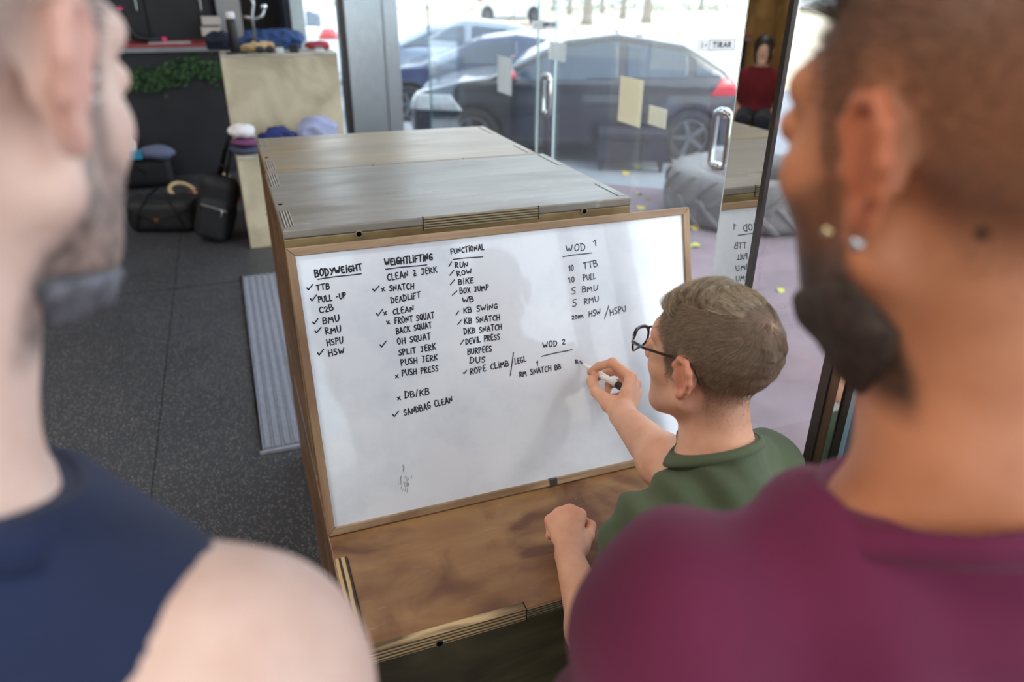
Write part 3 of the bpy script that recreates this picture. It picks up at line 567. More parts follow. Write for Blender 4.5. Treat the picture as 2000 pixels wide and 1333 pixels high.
M_street = mat('street_grey', (150, 154, 162), 0.85, var=0.08, vs=1.2); M_sand = mat('pale_sand', (214, 200, 176), 0.9, var=0.10, vs=0.5)
slab('ground', [(-40, -30), (90, 110)], M_sand, 'pale sandy lot across the street', -0.02)
def quadslab(name, c, m, dz, label):
    """strip of ground between distances s0..s1 from the glass front, along the row of cars"""
    s0, s1, t0, t1 = c; mb = MB(); k = 24; V = []
    for i in range(k+1):
        for j in range(k+1):
            s = s0+(s1-s0)*i/k; t = t0+(t1-t0)*j/k; x = s*NX-t*NY; y = s*NY+t*NX; V.append((x, y, gz(x, y)+dz))
    mb.add(V, [(i*(k+1)+j, (i+1)*(k+1)+j, (i+1)*(k+1)+j+1, i*(k+1)+j+1) for i in range(k) for j in range(k)])
    return struct(name, mb, m, label)
quadslab('pavement', (-6, 6.2, -16, 30), M_pave, 0.0, 'pinkish paving in front of the glass')
quadslab('street', (6.2, 17.5, -30, 40), M_street, -0.004, 'pale grey street and parking strip')
struct('kerb', MB().box((1.80, -.6, -.21), (2.6, .33, -.15)), mat('kerb_white', (206, 206, 212), .8, var=.06), 'pale stone slab outside the near glass')
# ---------------------------------------------------------------- cars
M_cglass = mat('car_glass', (58, 76, 96), 0.06, spec=0.9, var=0.15, vs=2); M_tyre = mat('tyre_rubber', (30, 30, 32), 0.8, var=0.2, vs=30); M_rim = mat('alloy_rim', (120, 124, 130), 0.3, 0.8, var=0.1)
M_lamp = mat('headlamp', (206, 214, 220), 0.1, coat=1, var=0.15, vs=12); M_red = mat('tail_lamp', (196, 28, 44), 0.15, coat=1, var=0.1); M_trim = mat('car_trim', (20, 20, 23), 0.5, var=0.15)
HXP = [-2.03, -1.95, -1.70, -1.2, -.4, .2, 1.12, 1.5, 2.0, 2.16, 2.2]
def car(name, pos, head, paint, label, sc=1.0, h=0.03, zs=1.0, mirror=None, wagon=0.0):
    e = empty(name, pos, label, 'car', 'cars parked outside', rz=math.atan2(head[1], head[0])); e.scale = (sc, sc, sc*zs)
    HZ = [.55, .80, 1.08+.22*wagon, 1.36+.06*wagon, 1.47, 1.40, .985, .93, .80, .66, .5]
    def zt(x): return np.interp(x, HXP, HZ)
    def hw(x, z): return .885-.04*np.clip((np.abs(x)-1.2)/.9, 0, 1)**2*3.0-np.clip(z-.92, 0, 1)*.46+.012*np.sin(np.clip((z-.3)*6, 0, 3.1))
    def base(P, off=0.0):
        x, y, z = P[:, 0], P[:, 1], P[:, 2]
        d = smax((z-zt(x))*.84, (np.abs(y)-hw(x, z))*.93, .07)
        d = smax(d, np.maximum(x-2.14, -x-1.97)+.25*(y/.9)**4*.5, .10); d = smax(d, .20-z, .05); return d-off
    def body(P):
        d = base(P); x, y, z = P[:, 0], np.abs(P[:, 1]), P[:, 2]
        for wx in (1.32, -1.33): d = smax(d, -np.maximum(np.hypot(x-wx, z-.315)-.365, .58-y), .015)
        return d
    lo, hi = (-2.3, -1.02, .12), (2.3, 1.02, 1.56)
    blob('car_body', body, lo, hi, h, paint, e, slack=.08)
    def region(off, f):
        return lambda P: np.maximum(np.maximum(base(P, off), -base(P, off-.05)), f(P[:, 0], P[:, 1], P[:, 2]))
    belt = lambda x: .965+.03*(-x)
    def side(s, xa, xb): return lambda x, y, z: np.maximum.reduce([-s*y+.3, belt(x)-z, z-(zt(x)-.085), x-xb, xa-x])
    for s in (1, -1):
        for xa, xb in ((-.42, .88), (-1.25, -.50), (-1.64, -1.32)): blob('side_window', region(.008, side(s, xa, xb)), lo, hi, h*.9, M_cglass, e, slack=.08)
        blob('headlamp', region(.012, lambda x, y, z: np.maximum.reduce([.45-s*y, 1.52-x+(z-.7)*.8, .60-z, z-.79])), (1.3, -1, .5), (2.3, 1, .95), h*.8, M_lamp, e, slack=.08)
        blob('tail_lamp', region(.014, lambda x, y, z: np.maximum.reduce([.52-s*y, x+1.58+(z-.9)*.7, .80-z, z-1.0])), (-2.3, -1, .7), (-1.4, 1, 1.1), h*.8, M_red, e, slack=.08)
        mm = MB(); mm.lathe([(.02, -.1), (.075, -.085), (.09, 0), (.07, .085), (.02, .1)], 16, Matrix.Translation((.86, s*1.0, 1.03)) @ Matrix.Rotation(math.pi/2, 4, 'X') @ Matrix.Diagonal((.75, .75, 1, 1))); mm.build('wing_mirror', mirror or paint, e, smooth=True)
        m = MB(); 
        for q in (.38, -.55): m = MB().box((q-.09, s*.895-.012, .845), (q+.09, s*.895+.012, .868)); m.build('door_handle', paint, e, bevel=.006)
        for q in (.93, -.48): MB().box((q-.004, s*.90-.016, .36), (q+.004, s*.90-.0, .95)).build('door_gap', M_trim, e)
        blob('sill_trim', region(.01, lambda x, y, z: np.maximum.reduce([.3-s*y, z-.29, np.abs(x)-.92])), lo, hi, h*.9, M_trim, e, slack=.08)
    blob('windscreen', region(.008, lambda x, y, z: np.maximum.reduce([np.abs(y)-.66, .28-x, x-1.03, zt(x)-.16-z])), lo, hi, h*.9, M_cglass, e, slack=.08)
    blob('rear_window', region(.008, lambda x, y, z: np.maximum.reduce([np.abs(y)-.58, x+1.30, -1.72-x, 1.0-z])), lo, hi, h*.9, M_cglass, e, slack=.08)
    blob('grille', region(.01, lambda x, y, z: np.maximum.reduce([np.abs(y)-.52, 1.9-x, .34-z, z-.6])), (1.5, -1, .2), (2.3, 1, .8), h*.8, M_trim, e, slack=.08)
    for wx in (1.32, -1.33):
        for s in (1, -1):
            Mx = Matrix.Translation((wx, s*.80, .315)) @ Matrix.Rotation(-s*math.pi/2, 4, 'X')
            ty = MB().lathe([(.215, -.1), (.295, -.105), (.315, -.06), (.315, .06), (.295, .095), (.215, .09)], 40, Mx, closed=True).build('tyre', M_tyre, e, smooth=True)
            r = MB().lathe([(.218, .06), (.225, .085), (.205, .09), (.195, .05)], 40, Mx, closed=True); r.lathe([(.05, .03), (.05, .075)], 16, Mx)
            for k in range(5):
                a = 2*math.pi*k/5
                r.box((.03, -.026, .045), (.205, .026, .075), Mx @ Matrix.Rotation(a, 4, 'Z'))
            r.build('wheel_rim', M_rim, ty); MB().lathe([(.21, -.02), (.21, .02)], 32, Mx).build('brake_disc', M_trim, ty)
    m = MB().tube([(-1.2, 0, 1.40), (-1.42, 0, 1.62)], .008, 6); m.build('aerial', M_trim, e)
    return e
pf = on_z(925, 313, -.2); pr = on_z(1338, 318, -.2); hd = pf-pr; wbse = np.linalg.norm(hd); hd = hd/wbse; nrm = np.array([-hd[1], hd[0], 0]); nrm = nrm if nrm[1] > 0 else -nrm
sc1 = wbse/2.65; c1 = (pf+pr)/2+nrm*.82*sc1
def paintm(name, c, r=.25): return mat(name, c, r, coat=1.0, coatr=.03, var=.06, vs=2)
P_navy = paintm('navy_paint', (24, 30, 46)); P_blue = paintm('blue_paint', (52, 66, 104)); P_grey = paintm('silver_blue_paint', (150, 166, 188)); P_white = paintm('white_car_paint', (224, 230, 234)); P_lblue = paintm('pale_blue_paint', (186, 206, 222))
car('car', (c1[0], c1[1], -.2), hd, P_navy, 'near dark navy hatchback with red wing mirror parked outside the glass doors', sc1, .02, 1.0, paintm('red_mirror', (196, 60, 76)))
def carat(px, py, z, dist): pass
c2 = c1+nrm*2.75+hd*1.15; car('car', (c2[0], c2[1], gz(c2[0], c2[1])-.0), hd, P_blue, 'blue car in the middle, parked just beyond the near navy hatchback', sc1, .032, .9)
c3 = c2+nrm*3.0+hd*1.0; car('car', (c3[0], c3[1], gz(c3[0], c3[1])), hd, P_grey, 'silver blue car parked third, beyond the blue car', sc1, .04, 1.02, None, .8)
q = on_z(668, 232, -.2); car('car', (q[0]-2.15, q[1]+.9, gz(q[0]-2.15, q[1]+.9)), (.93, -.36), P_lblue, 'pale blue car close behind the narrow pane beside the steel pillar', 1.0, .04)
car('car', (.6, 16.5, gz(.6, 16.5)), (-.96, .28), P_white, 'white car parked beyond the pale blue car left of the pillar', 1.05, .04, 1.1, None, 1.0)
q = on_z(1000, 47, -.63); car('car', (q[0], q[1], -.63), (.9, -.44), P_white, 'distant white van parked across the street', 1.2, .05, 1.45, None, 1.2)
# ---------------------------------------------------------------- tractor tyre
def tractor_tyre(c, R, H, label):
    e = empty('tractor_tyre', c, label, 'tyre')
    prof = []
    for r, z in [(R*.56, .10), (R*.62, .03), (R*.80, .0), (R*.93, .03), (R*.965, .10), (R*.965, H-.10), (R*.93, H-.03), (R*.80, H), (R*.62, H-.03), (R*.56, H-.10)]: prof.append((r, z))
    MB().lathe(prof, 72, None, closed=True).build('carcass', M_ttyre, e, smooth=True)
    n = 20
    for k in range(n):
        for s in (0, 1):
            m = MB(); a0 = 2*math.pi*(k+.5*s)/n; V = []; N = 7
            for i in range(N):
                t = i/(N-1); z = (H*.54*(1-t)+t*.02); a = a0+t*.30*1.1
                if s: z = H-z
                r0 = R*.95-.02*max(0, t-.8)*5; r1 = R*1.0-.05*max(0, t-.7)*2
                for da in (-.055, .055):
                    for r in (r0, r1): V.append((r*math.cos(a+da*(1 if r == r0 else .72)), r*math.sin(a+da*(1 if r == r0 else .72)), z))
            F = []
            for i in range(N-1):
                b = i*4; F += [(b, b+4, b+5, b+1), (b+1, b+5, b+7, b+3), (b+3, b+7, b+6, b+2), (b+2, b+6, b+4, b)]
            F += [(0, 1, 3, 2), (4*N-4, 4*N-2, 4*N-1, 4*N-3)]
            m.add(V, F); m.build('tread_lug', M_ttyre, e, bevel=.008)
    return e
M_ttyre = mat('weathered_tyre', (118, 116, 116), .85, var=.18, vs=6)
q = on_z(1456, 418, -.2); tractor_tyre((q[0], q[1], -.2), .74, .44, 'huge ribbed tractor tyre lying flat on the paving outside')
# ---------------------------------------------------------------- bench, leaves, trees, poles across the street
M_dkbench = mat('bench_black', (36, 40, 54), .5, var=.15)
q0 = on_z(1170, 326, -.2); q1 = on_z(1290, 330, -.2); u = q1-q0; Lb = np.linalg.norm(u); an = math.atan2(u[1], u[0])
b = empty('bench', tuple((q0+q1)/2), 'low black bench outside in front of the navy hatchback', 'bench', rz=an)
MB().box((-Lb*.55, -.2, .34), (Lb*.55, .2, .42)).build('seat', M_dkbench, b, bevel=.01); MB().box((-Lb*.55, -.22, .12), (Lb*.55, -.19, .33)).build('front_board', M_dkbench, b)
for sx in (-1, 1):
    for sy in (-1, 1): MB().box((sx*Lb*.48-.02, sy*.15-.02, 0), (sx*Lb*.48+.02, sy*.15+.02, .34)).build('leg', M_dkbench, b)
rg = random.Random(11); M_leaf = [mat('yellow_leaf', (214, 190, 70), .7, var=.15, vs=60), mat('brown_leaf', (150, 110, 60), .7, var=.2, vs=60), mat('green_leaf', (186, 190, 84), .7, var=.15, vs=60)]
def leaf_mesh(s):
    V = []; n = 9
    for i in range(n):
        t = i/(n-1); w_ = s*.34*math.sin(math.pi*min(1, t*1.02))**.8; V += [(-w_, s*(t-.5), .006+.012*math.sin(t*5)), (0, s*(t-.5), .002+.012*math.sin(t*5)), (w_, s*(t-.5), .010+.012*math.sin(t*5+.6))]
    F = [(i*3+j, i*3+j+1, i*3+j+4, i*3+j+3) for i in range(n-1) for j in (0, 1)]
    return V, F
for k, (px, py, s, mi, lab) in enumerate([(1222, 340, .11, 0, 'yellow leaf on paving farthest from the whiteboard'), (1243, 327, .08, 0, 'small yellow leaf near the bench'), (1248, 380, .10, 2, 'greenish leaf on paving near the tyre foot'), (1266, 391, .07, 1, 'brown leaf touching the tyre foot'), (1252, 408, .11, 0, 'yellow leaf just above the whiteboard frame'), (1357, 447, .13, 0, 'yellow leaf beside the whiteboard top right corner'), (1352, 482, .12, 2, 'yellow green leaf lower beside the whiteboard right edge'), (1525, 570, .07, 2, 'pale leaf seen through the near pane'), (1508, 330, .10, 1, 'brown leaf far behind the near pane'), (1520, 345, .09, 0, 'yellow leaf far behind the near pane')]):
    q = on_z(px, py, -.2); o = empty('fallen_leaf', (q[0], q[1], gz(q[0], q[1])+.001), lab, 'leaf', 'fallen leaves on the paving', rz=rg.uniform(0, 6))
    V, F = leaf_mesh(s); MB().add(V, F).build('blade', M_leaf[mi], o, smooth=True); MB().tube([(0, -s*.5, .006), (.004, -s*.72, .008)], .0012, 5).build('leaf_stalk', M_leaf[1], o)
def leaf_heap():
    mb = MB(); r = random.Random(3)
    for k in range(420):
        px = 1120+abs(r.gauss(0, 1))*0+r.uniform(-25, 55); q = on_z(px, 268+r.uniform(-16, 12), -.2); z = gz(q[0], q[1])+r.uniform(0, .10)
        V, F = leaf_mesh(r.uniform(.07, .12)); M_ = Matrix.Translation((q[0]+r.uniform(-.1, .1), q[1]+r.uniform(-.1, .1), z)) @ Matrix.Rotation(r.uniform(0, 6), 4, 'Z') @ Matrix.Rotation(r.uniform(-.9, .9), 4, 'X')
        mb.add([tuple(M_ @ Vector(p)) for p in V], F)
    o = mb.build('leaf_litter', [M_leaf[1]], smooth=True); tag(o, 'drift of dry brown leaves under the navy hatchback', 'leaves', None, 'stuff')
leaf_heap()
M_bark = mat('tree_bark', (146, 132, 116), .9, var=.2, vs=5, bump=.6, bs=14, stretch=(3, 3, .6)); M_pole = mat('galvanised_pole', (196, 196, 190), .5, .4, var=.06)
def tree(px, py, r, label):
    q = on_z(px, py, -.63); e = empty('street_tree', (q[0], q[1], -.66), label, 'tree', 'bare trees across the street'); rr = random.Random(int(px))
    pts = [(0.03*math.sin(i), .04*math.cos(i*1.3), i*.5) for i in range(8)]; MB().tube(pts, [r*1.35]+[r*(1-.05*i) for i in range(7)], 12).build('trunk', M_bark, e, smooth=True)
    for k in range(6):
        a = k*1.05+rr.random(); z = 2.2+.22*k; MB().tube([(0, 0, z), (.5*math.cos(a), .5*math.sin(a), z+.6), (1.1*math.cos(a+.2), 1.1*math.sin(a+.2), z+1.5), (1.4*math.cos(a+.2), 1.4*math.sin(a+.2), z+2.4)], [r*.5, r*.4, r*.25, .02], 8).build('limb', M_bark, e, smooth=True)
for px, py, r, l in [(1080, 22, .2, 'thin bare tree trunk at the far left of the tree row'), (1112, 28, .24, 'bare tree trunk second from the white van'), (1146, 48, .34, 'nearest thick bare tree trunk with pale bark'), (1176, 26, .2, 'bare tree trunk just right of the nearest thick trunk'), (1216, 36, .26, 'bare tree trunk left of the pale pole'), (1262, 44, .34, 'bare thick tree trunk touching the pale pole'), (1368, 20, .3, 'bare tree trunk beside the lattice pylon')]: tree(px, py, r, l)
q = on_z(1279, 62, -.5); e = empty('lamp_post', (q[0], q[1], -.56), 'pale slim street pole across the street', 'pole'); MB().tube([(0, 0, 0), (0, 0, 5)], .07, 12).build('pole', M_pole, e, smooth=True); MB().tube([(0, 0, 0), (0, 0, .3)], .12, 12).build('pole_base', M_pole, e)
q = on_z(1405, 38, -.63); e = empty('pylon', (q[0], q[1], -.66), 'white lattice pylon across the street', 'pylon')
for sx in (-1, 1):
    for sy in (-1, 1): MB().tube([(sx*.45, sy*.45, 0), (sx*.3, sy*.3, 6)], .05, 6).build('leg', M_pole, e)
for k in range(8):
    for sy in (-1, 1): s = 1 if k % 2 else -1; MB().tube([(s*.43, sy*.43, k*.7), (-s*.40, sy*.40, k*.7+.7)], .03, 6).build('brace', M_pole, e)
q = on_z(1440, 60, -.6); e = empty('street_post', (q[0], q[1], -.6), 'pale post at the right of the glass doors across the street', 'post'); MB().tube([(0, 0, 0), (0, 0, 4)], .10, 10).build('pole', M_pole, e, smooth=True); MB().tube([(0, 0, 0), (0, 0, .2)], .16, 10).build('pole_base', M_pole, e)
M_hedge = mat('far_hedge', (120, 128, 96), .9, var=.35, vs=1.6)
def far_hedge():
    mb = MB(); r = random.Random(5)
    for k in range(2600):
        x = r.uniform(0, 1); q = np.array([10+62*x, 92-24*x, -.66]); p = q+np.array([r.gauss(0, .9), r.gauss(0, .9), abs(r.gauss(0, 1.2))+.1]); s = r.uniform(.15, .4); a = r.uniform(0, 6); b = r.uniform(-1, 1)
        M_ = Matrix.Translation(p) @ Matrix.Rotation(a, 4, 'Z') @ Matrix.Rotation(b, 4, 'X'); mb.add([tuple(M_ @ Vector(v)) for v in ((-s, 0, 0), (0, -s*.4, .05), (s, 0, 0), (0, s*.4, .05))], [(0, 1, 2, 3)])
    tag(mb.build('hedge', M_hedge), 'sparse dull green hedge far beyond the sandy lot', 'hedge')
far_hedge()
# ---------------------------------------------------------------- second stack of boxes, things on it
M_palef = wood('pale_ply_front', (188, 176, 148), (204, 192, 164), (168, 156, 130), (3, 3, 1.0), 2.6, .5, 7.0); M_palet = wood('pale_ply_top', (170, 164, 150), (196, 190, 176), (150, 144, 130), (1, 9, 9), 2.6, .4, 3.0)
g2 = 'pale jump boxes by the reception desk'
plyo((-.055, 3.62, 0), (.74, .505, .61), 'pale plywood jump box low in front, with clothes on top', M_palet, M_palef, M_side, 'none', g2, False)
plyo((-.06, 4.13, 0), (.775, .5, .596), 'pale plywood jump box under the tall end of the back stack', M_palet, M_palef, M_side, 'none', g2, False)
plyo((-.06, 4.13, .5968), (.775, .5, .596), 'pale plywood jump box on top of the tall end, loaded with bags', M_palet, M_palef, M_side, 'none', g2, False)
lt = bpy.data.objects['plyo_box.005']
mb = MB(); V, F = strokes('S', (.13, .22), (.17, .22), .055, .008); mb.add([(p[0], -.0006, p[1]) for p in V], F); mb.build('painted_mark', M_ink, lt)
def cloth(name, c, r, m, label, cat, f=22, amp=.018, rz=0.0, grp=None, extra=None, h=.008):
    """crumpled heap of cloth resting on z = c[2]"""
    e = empty(name, c, label, cat, grp, rz=rz); s = random.Random(label).random()*20
    def fn(P):
        d = ell(P, (0, 0, r[2]*.45), (r[0], r[1], r[2]*.62)); d = smin(d, ell(P, (r[0]*.4, -r[1]*.3, r[2]*.35), (r[0]*.5, r[1]*.6, r[2]*.5)), .03)
        if extra is not None: d = smin(d, extra(P), .02)
        d = d+amp*(1.7*np.abs(wob(P, f, s))-.45)+amp*1.0*np.abs(wob(P, f*2.1, s+3))-amp*.2; return smax(d*.8, -P[:, 2], .004)
    blob('cloth', fn, (-r[0]*1.6, -r[1]*1.7, -.01), (r[0]*1.6, r[1]*1.7, r[2]*1.6), h, m, e, slack=.04)
    return e
F_white = mat('white_cloth', (226, 222, 224), .9, var=.05, vs=20, bump=.3, bs=200); F_navy = mat('navy_cloth', (40, 48, 104), .9, var=.2, vs=20, bump=.3, bs=200); F_plum = mat('plum_cloth', (112, 58, 100), .9, var=.15, vs=20); F_slate = mat('slate_cloth', (64, 68, 92), .9, var=.2, vs=16); F_pale = mat('pale_blue_cloth', (150, 156, 188), .9, var=.12, vs=14, bump=.3, bs=150)
F_blue = mat('blue_jacket_cloth', (46, 74, 124), .75, var=.3, vs=14, bump=.2, bs=120); F_dnavy = mat('dark_navy_cloth', (28, 32, 52), .85, var=.25, vs=14); F_tan = mat('brown_paper', (196, 166, 122), .8, var=.12, vs=16, bump=.4, bs=40); F_redc = mat('red_cloth', (170, 60, 72), .85, var=.15, vs=18)
ZL = .6112
cloth('folded_shirt', (.005, 3.80, ZL), (.10, .13, .05), F_slate, 'slate folded shirt at the bottom of the small clothes pile', 'clothing', 14, .004)
cloth('folded_shirt', (.012, 3.80, ZL+.052), (.09, .12, .035), F_plum, 'plum folded shirt in the middle of the small clothes pile', 'clothing', 14, .004)
cloth('white_towel', (-.0, 3.85, ZL+.093), (.085, .10, .075), F_white, 'crumpled white towel on top of the small clothes pile', 'towel', 26, .014)
cloth('navy_shirt', (.23, 3.93, ZL), (.13, .10, .12), F_navy, 'crumpled navy blue shirt lying behind the brown box', 'clothing', 24, .02)
cloth('pale_jumper', (.50, 3.95, ZL), (.15, .09, .17), F_pale, 'crumpled pale blue jumper propped against the tall box', 'clothing', 20, .02)
ZT = 1.1935
cloth('dark_jacket', (-.05, 4.56, ZT), (.10, .07, .12), F_dnavy, 'dark navy jacket bundled at the left end of the tall box', 'jacket', 24, .02)
cloth('blue_jacket', (.31, 4.54, ZT), (.24, .10, .13), F_blue, 'blue jacket heaped across the back of the tall box', 'jacket', 20, .025)
cloth('paper_bag', (.20, 4.28, ZT), (.14, .05, .06), F_tan, 'crumpled tan paper bag on the front of the tall box', 'paper bag', 30, .02)
cloth('red_cloth', (.62, 4.46, ZT), (.09, .06, .05), F_redc, 'red cloth at the right end of the tall box', 'cloth', 24, .012)
e = empty('black_flask', (.045, 4.22, ZT), 'tall black cylindrical flask standing at the front left of the tall box', 'flask')
MB().lathe([(.030, 0), (.033, .006), (.033, .205), (.030, .214), (.0, .216)], 28).build('flask_body', M_black, e, smooth=True, bevel=0); MB().lathe([(.026, .216), (.028, .22), (.028, .252), (.02, .258)], 24).build('flask_cap', F_white, e, smooth=True)
e = empty('phone_clamp', (.19, 4.385, ZT), 'grey metal phone clamp stand behind the paper bag', 'stand')
MB().lathe([(.05, 0), (.05, .012), (.01, .016)], 24).build('stand_base', M_black, e); MB().tube([(0, 0, .01), (0, 0, .22), (.02, 0, .30), (.015, 0, .36)], .011, 10).build('stand_arm', M_steel, e, smooth=True)
MB().tube([(-.06, 0, .22), (.02, 0, .21), (.07, 0, .225), (.085, 0, .27)], .012, 10).build('clamp_arm', M_steel, e, smooth=True); MB().lathe([(.001, -.022), (.02, -.014), (.024, 0), (.02, .014), (.001, .022)], 16, Matrix.Translation((.085, 0, .285))).build('clamp_knob', M_chrome, e, smooth=True)
def smallbox(name, c, s, m, label, cat, rz=0, lid=None):
    e = empty(name, c, label, cat, rz=rz); MB().box((-s[0]/2, -s[1]/2, 0), (s[0]/2, s[1]/2, s[2]*.75)).build('case', m, e, bevel=.003); MB().box((-s[0]/2-.001, -s[1]/2-.001, s[2]*.76), (s[0]/2+.001, s[1]/2+.001, s[2])).build('lid', lid or m, e, bevel=.002)
smallbox('phone', (-.0+.05, 4.165, ZT), (.13, .06, .010), M_black, 'black phone flat at the front left edge of the tall box', 'phone', .3)
smallbox('charger_box', (.33, 4.18, ZT), (.05, .05, .05), M_sign, 'small white box at the front middle of the tall box', 'box', .2, M_black)
smallbox('small_case', (.43, 4.19, ZT), (.06, .05, .05), M_black, 'small black case next to the small white box', 'case', -.2)
smallbox('white_carton', (.60, 4.20, ZT), (.06, .05, .035), M_sign, 'white carton near the right front corner of the tall box', 'carton', .1, M_black)
e = empty('sunglasses', (.235, 4.155, ZT+.002), 'dark sunglasses lying in front of the paper bag', 'sunglasses')
for s in (-1, 1):
    MB().lathe([(.001, -.0012), (.024, -.0012), (.026, 0), (.024, .0012), (.001, .0012)], 20, Matrix.Translation((s*.032, 0, .024)) @ Matrix.Rotation(math.pi/2, 4, 'X') @ Matrix.Diagonal((1.15, .85, 1, 1))).build('lens', M_black, e, smooth=True); MB().tube([(s*.06, 0, .03), (s*.064, .07, .022), (s*.06, .12, .006)], .0022, 6).build('temple', M_black, e)
MB().tube([(-.008, 0, .03), (0, -.002, .034), (.008, 0, .03)], .0022, 6).build('bridge', M_black, e)
# ---------------------------------------------------------------- reception desk, garland, cabinets behind it
M_redtop = mat('red_counter', (150, 52, 56), .35, var=.1, vs=6); M_band = mat('grey_band', (138, 138, 142), .4, .5, var=.1)
dk = empty('reception_desk', (-1.5, 6.3, 0), 'black reception desk with a red top behind the gym bags', 'desk')
MB().box((-4.0, 6.05, 0), (.40, 6.62, 1.085)).build('desk_body', M_dark, dk, world=True); MB().box((-4.0, 6.0, 1.122), (.42, 6.66, 1.15)).build('desk_top', M_redtop, dk, world=True, bevel=.004); MB().box((-4.0, 5.995, 1.086), (.42, 6.62, 1.121)).build('edge_band', M_band, dk, world=True)
ga = empty('leaf_garland', (-1.0, 6.0, .9), 'green artificial leaf garland hung along the desk front', 'garland'); mb = MB(); wl = MB(); r = random.Random(9); pts = []
for k in range(1500):
    x = -2.6+2.55*r.random(); sag = .955-.10*abs(math.sin((x+.28)*math.pi/1.05)); z = sag+r.gauss(0, .05); y = 6.025-min(.12, abs(r.gauss(0, .03))); s = r.uniform(.035, .06); M_ = Matrix.Translation((x, y, z)) @ Matrix.Rotation(r.uniform(-1, 1), 4, 'X') @ Matrix.Rotation(r.uniform(0, 6.28), 4, 'Y')
    mb.add([tuple(M_ @ Vector(p)) for p in ((0, 0, 0), (s*.34, .004, s*.4), (0, -.006, s), (-s*.34, .004, s*.4))], [(0, 1, 2, 3)])
mb.build('foliage', mat('garland_green', (52, 84, 46), .6, var=.5, vs=26), ga, world=True)
MB().tube([(-2.6+i*.1, 6.03, .965-.10*abs(math.sin((-2.6+i*.1+.28)*math.pi/1.05))) for i in range(26)], .006, 6).build('garland_wire', M_black, ga, world=True)
p = on_y(268, 80, 6.2); e = empty('black_clamp', (p[0], 6.2, 1.1505), 'black gadget with pink ends on the red desk top', 'gadget'); M_pink = mat('pink_plastic', (226, 60, 120), .4, var=.1)
MB().tube([(-.08, 0, .26), (-.05, 0, .12), (0, 0, .045), (.10, 0, .03), (.2, 0, .025)], [.02, .03, .035, .03, .02], 12).build('gadget_body', M_black, e, smooth=True); MB().lathe([(.001, -.025), (.02, -.015), (.025, 0), (.02, .015), (.001, .025)], 14, Matrix.Translation((-.085, 0, .27))).build('pink_end', M_pink, e, smooth=True); MB().lathe([(.001, -.025), (.02, -.015), (.025, 0), (.02, .015), (.001, .025)], 14, Matrix.Translation((.22, -.01, .026))).build('pink_end', M_pink, e, smooth=True)
p = on_y(338, 80, 6.15); o = MB().box((p[0]-.20, 6.06, 1.1505), (p[0]+.14, 6.26, 1.156)).build('paper_sheet', M_paperw); tag(o, 'stack of white paper on the red desk top', 'paper')
cb = empty('black_cabinet', (-1.4, 6.95, 0), 'tall black cabinet behind the reception desk', 'cabinet'); 
MB().box((-2.6, 6.85, 0), (-.08, 7.19, 2.4)).build('cabinet_body', M_dark, cb, world=True)
for x0, x1 in ((-2.58, -1.36), (-1.34, -.66), (-.64, -.10)):
    d_ = MB().box((x0, 6.825, .05), (x1, 6.849, 2.38)).build('cabinet_door', M_dark, cb, world=True, bevel=.003); hh = MB().tube([(x1-.06, 6.80, 1.38), (x1-.06, 6.79, 1.40), (x1-.06, 6.79, 1.52), (x1-.06, 6.80, 1.54)], .008, 8).build('door_pull', M_steel, d_); hh.data.transform(Matrix.Translation((1.4, -6.95, 0)))
M_cream = mat('cream_plastic', (206, 202, 190), .5, var=.05)
for k, (ya, yb_) in enumerate(((32, 49), (53, 70))):
    a = on_y(393, ya, 6.6); b = on_y(432, yb_, 6.6); nm = ('upper', 'lower')[k]
    e = empty('letter_tray', ((a[0]+b[0])/2, 6.6, b[2] if k else b[2]), f'cream letter tray behind the dark jacket, {nm} of two', 'tray', 'letter trays on the desk'); w_ = (b[0]-a[0])/2; h_ = a[2]-b[2]
    MB().box((-w_, 0, 0), (w_, .2, .006)).build('tray_floor', M_cream, e); MB().box((-w_, -.006, 0), (w_, 0, h_)).build('tray_front', M_cream, e)
    for s in (-1, 1): MB().box((s*w_-.003, 0, 0), (s*w_+.003, .2, h_)).build('tray_side', M_cream, e)
struct('trim_6', MB().box((-.02, 7.12, 0), (.21, 7.2, 3.45)), M_white, 'white door jamb on the back wall'); struct('door_3', MB().box((.21, 7.15, 0), (.57, 7.2, 2.6)), mat('black_door', (18, 16, 20), .6, var=.2), 'black door in the back wall')
# ---------------------------------------------------------------- bags on the floor
M_bag = mat('black_nylon', (26, 27, 31), .65, var=.25, vs=12, bump=.35, bs=180); M_strap = mat('bag_strap', (16, 16, 18), .75, var=.2, vs=60); M_zip = mat('zip_metal', (196, 198, 200), .3, .8, var=.05)
e = empty('duffel_bag', (-.60, 4.30, 0), 'black duffel bag lying on the floor left of the backpack', 'bag', rz=-.28)
blob('bag_body', lambda P: smax(rbox(P, (0, 0, .115), (.235, .13, .115), .06)+.008*wob(P, 18, 2), -P[:, 2]+.002, .01), (-.3, -.2, -.01), (.3, .2, .27), .009, M_bag, e)
MB().tube([(-.16, -.128, .05), (-.13, -.14, .15), (-.06, -.10, .27), (0, -.04, .31), (.06, -.10, .27), (.13, -.14, .15), (.16, -.128, .05)], .013, 8, flat=.4).build('carry_handle', M_strap, e, smooth=True)
MB().tube([(-.2, -.135, .19), (-.02, -.142, .10), (.2, -.135, .17)], .008, 8, flat=.5).build('front_strap', M_strap, e, smooth=True); MB().box((-.03, -.150, .09), (.0, -.140, .115)).build('buckle', mat('brass', (150, 110, 50), .4, .8, var=.1), e, bevel=.002)
MB().tube([(-.2, .0, .226), (.2, 0, .226)], .006, 6).build('zip', M_zip, e); MB().box((-.238, -.11, .19), (.238, .11, .232)).build('top_flap', M_bag, e, bevel=.012)
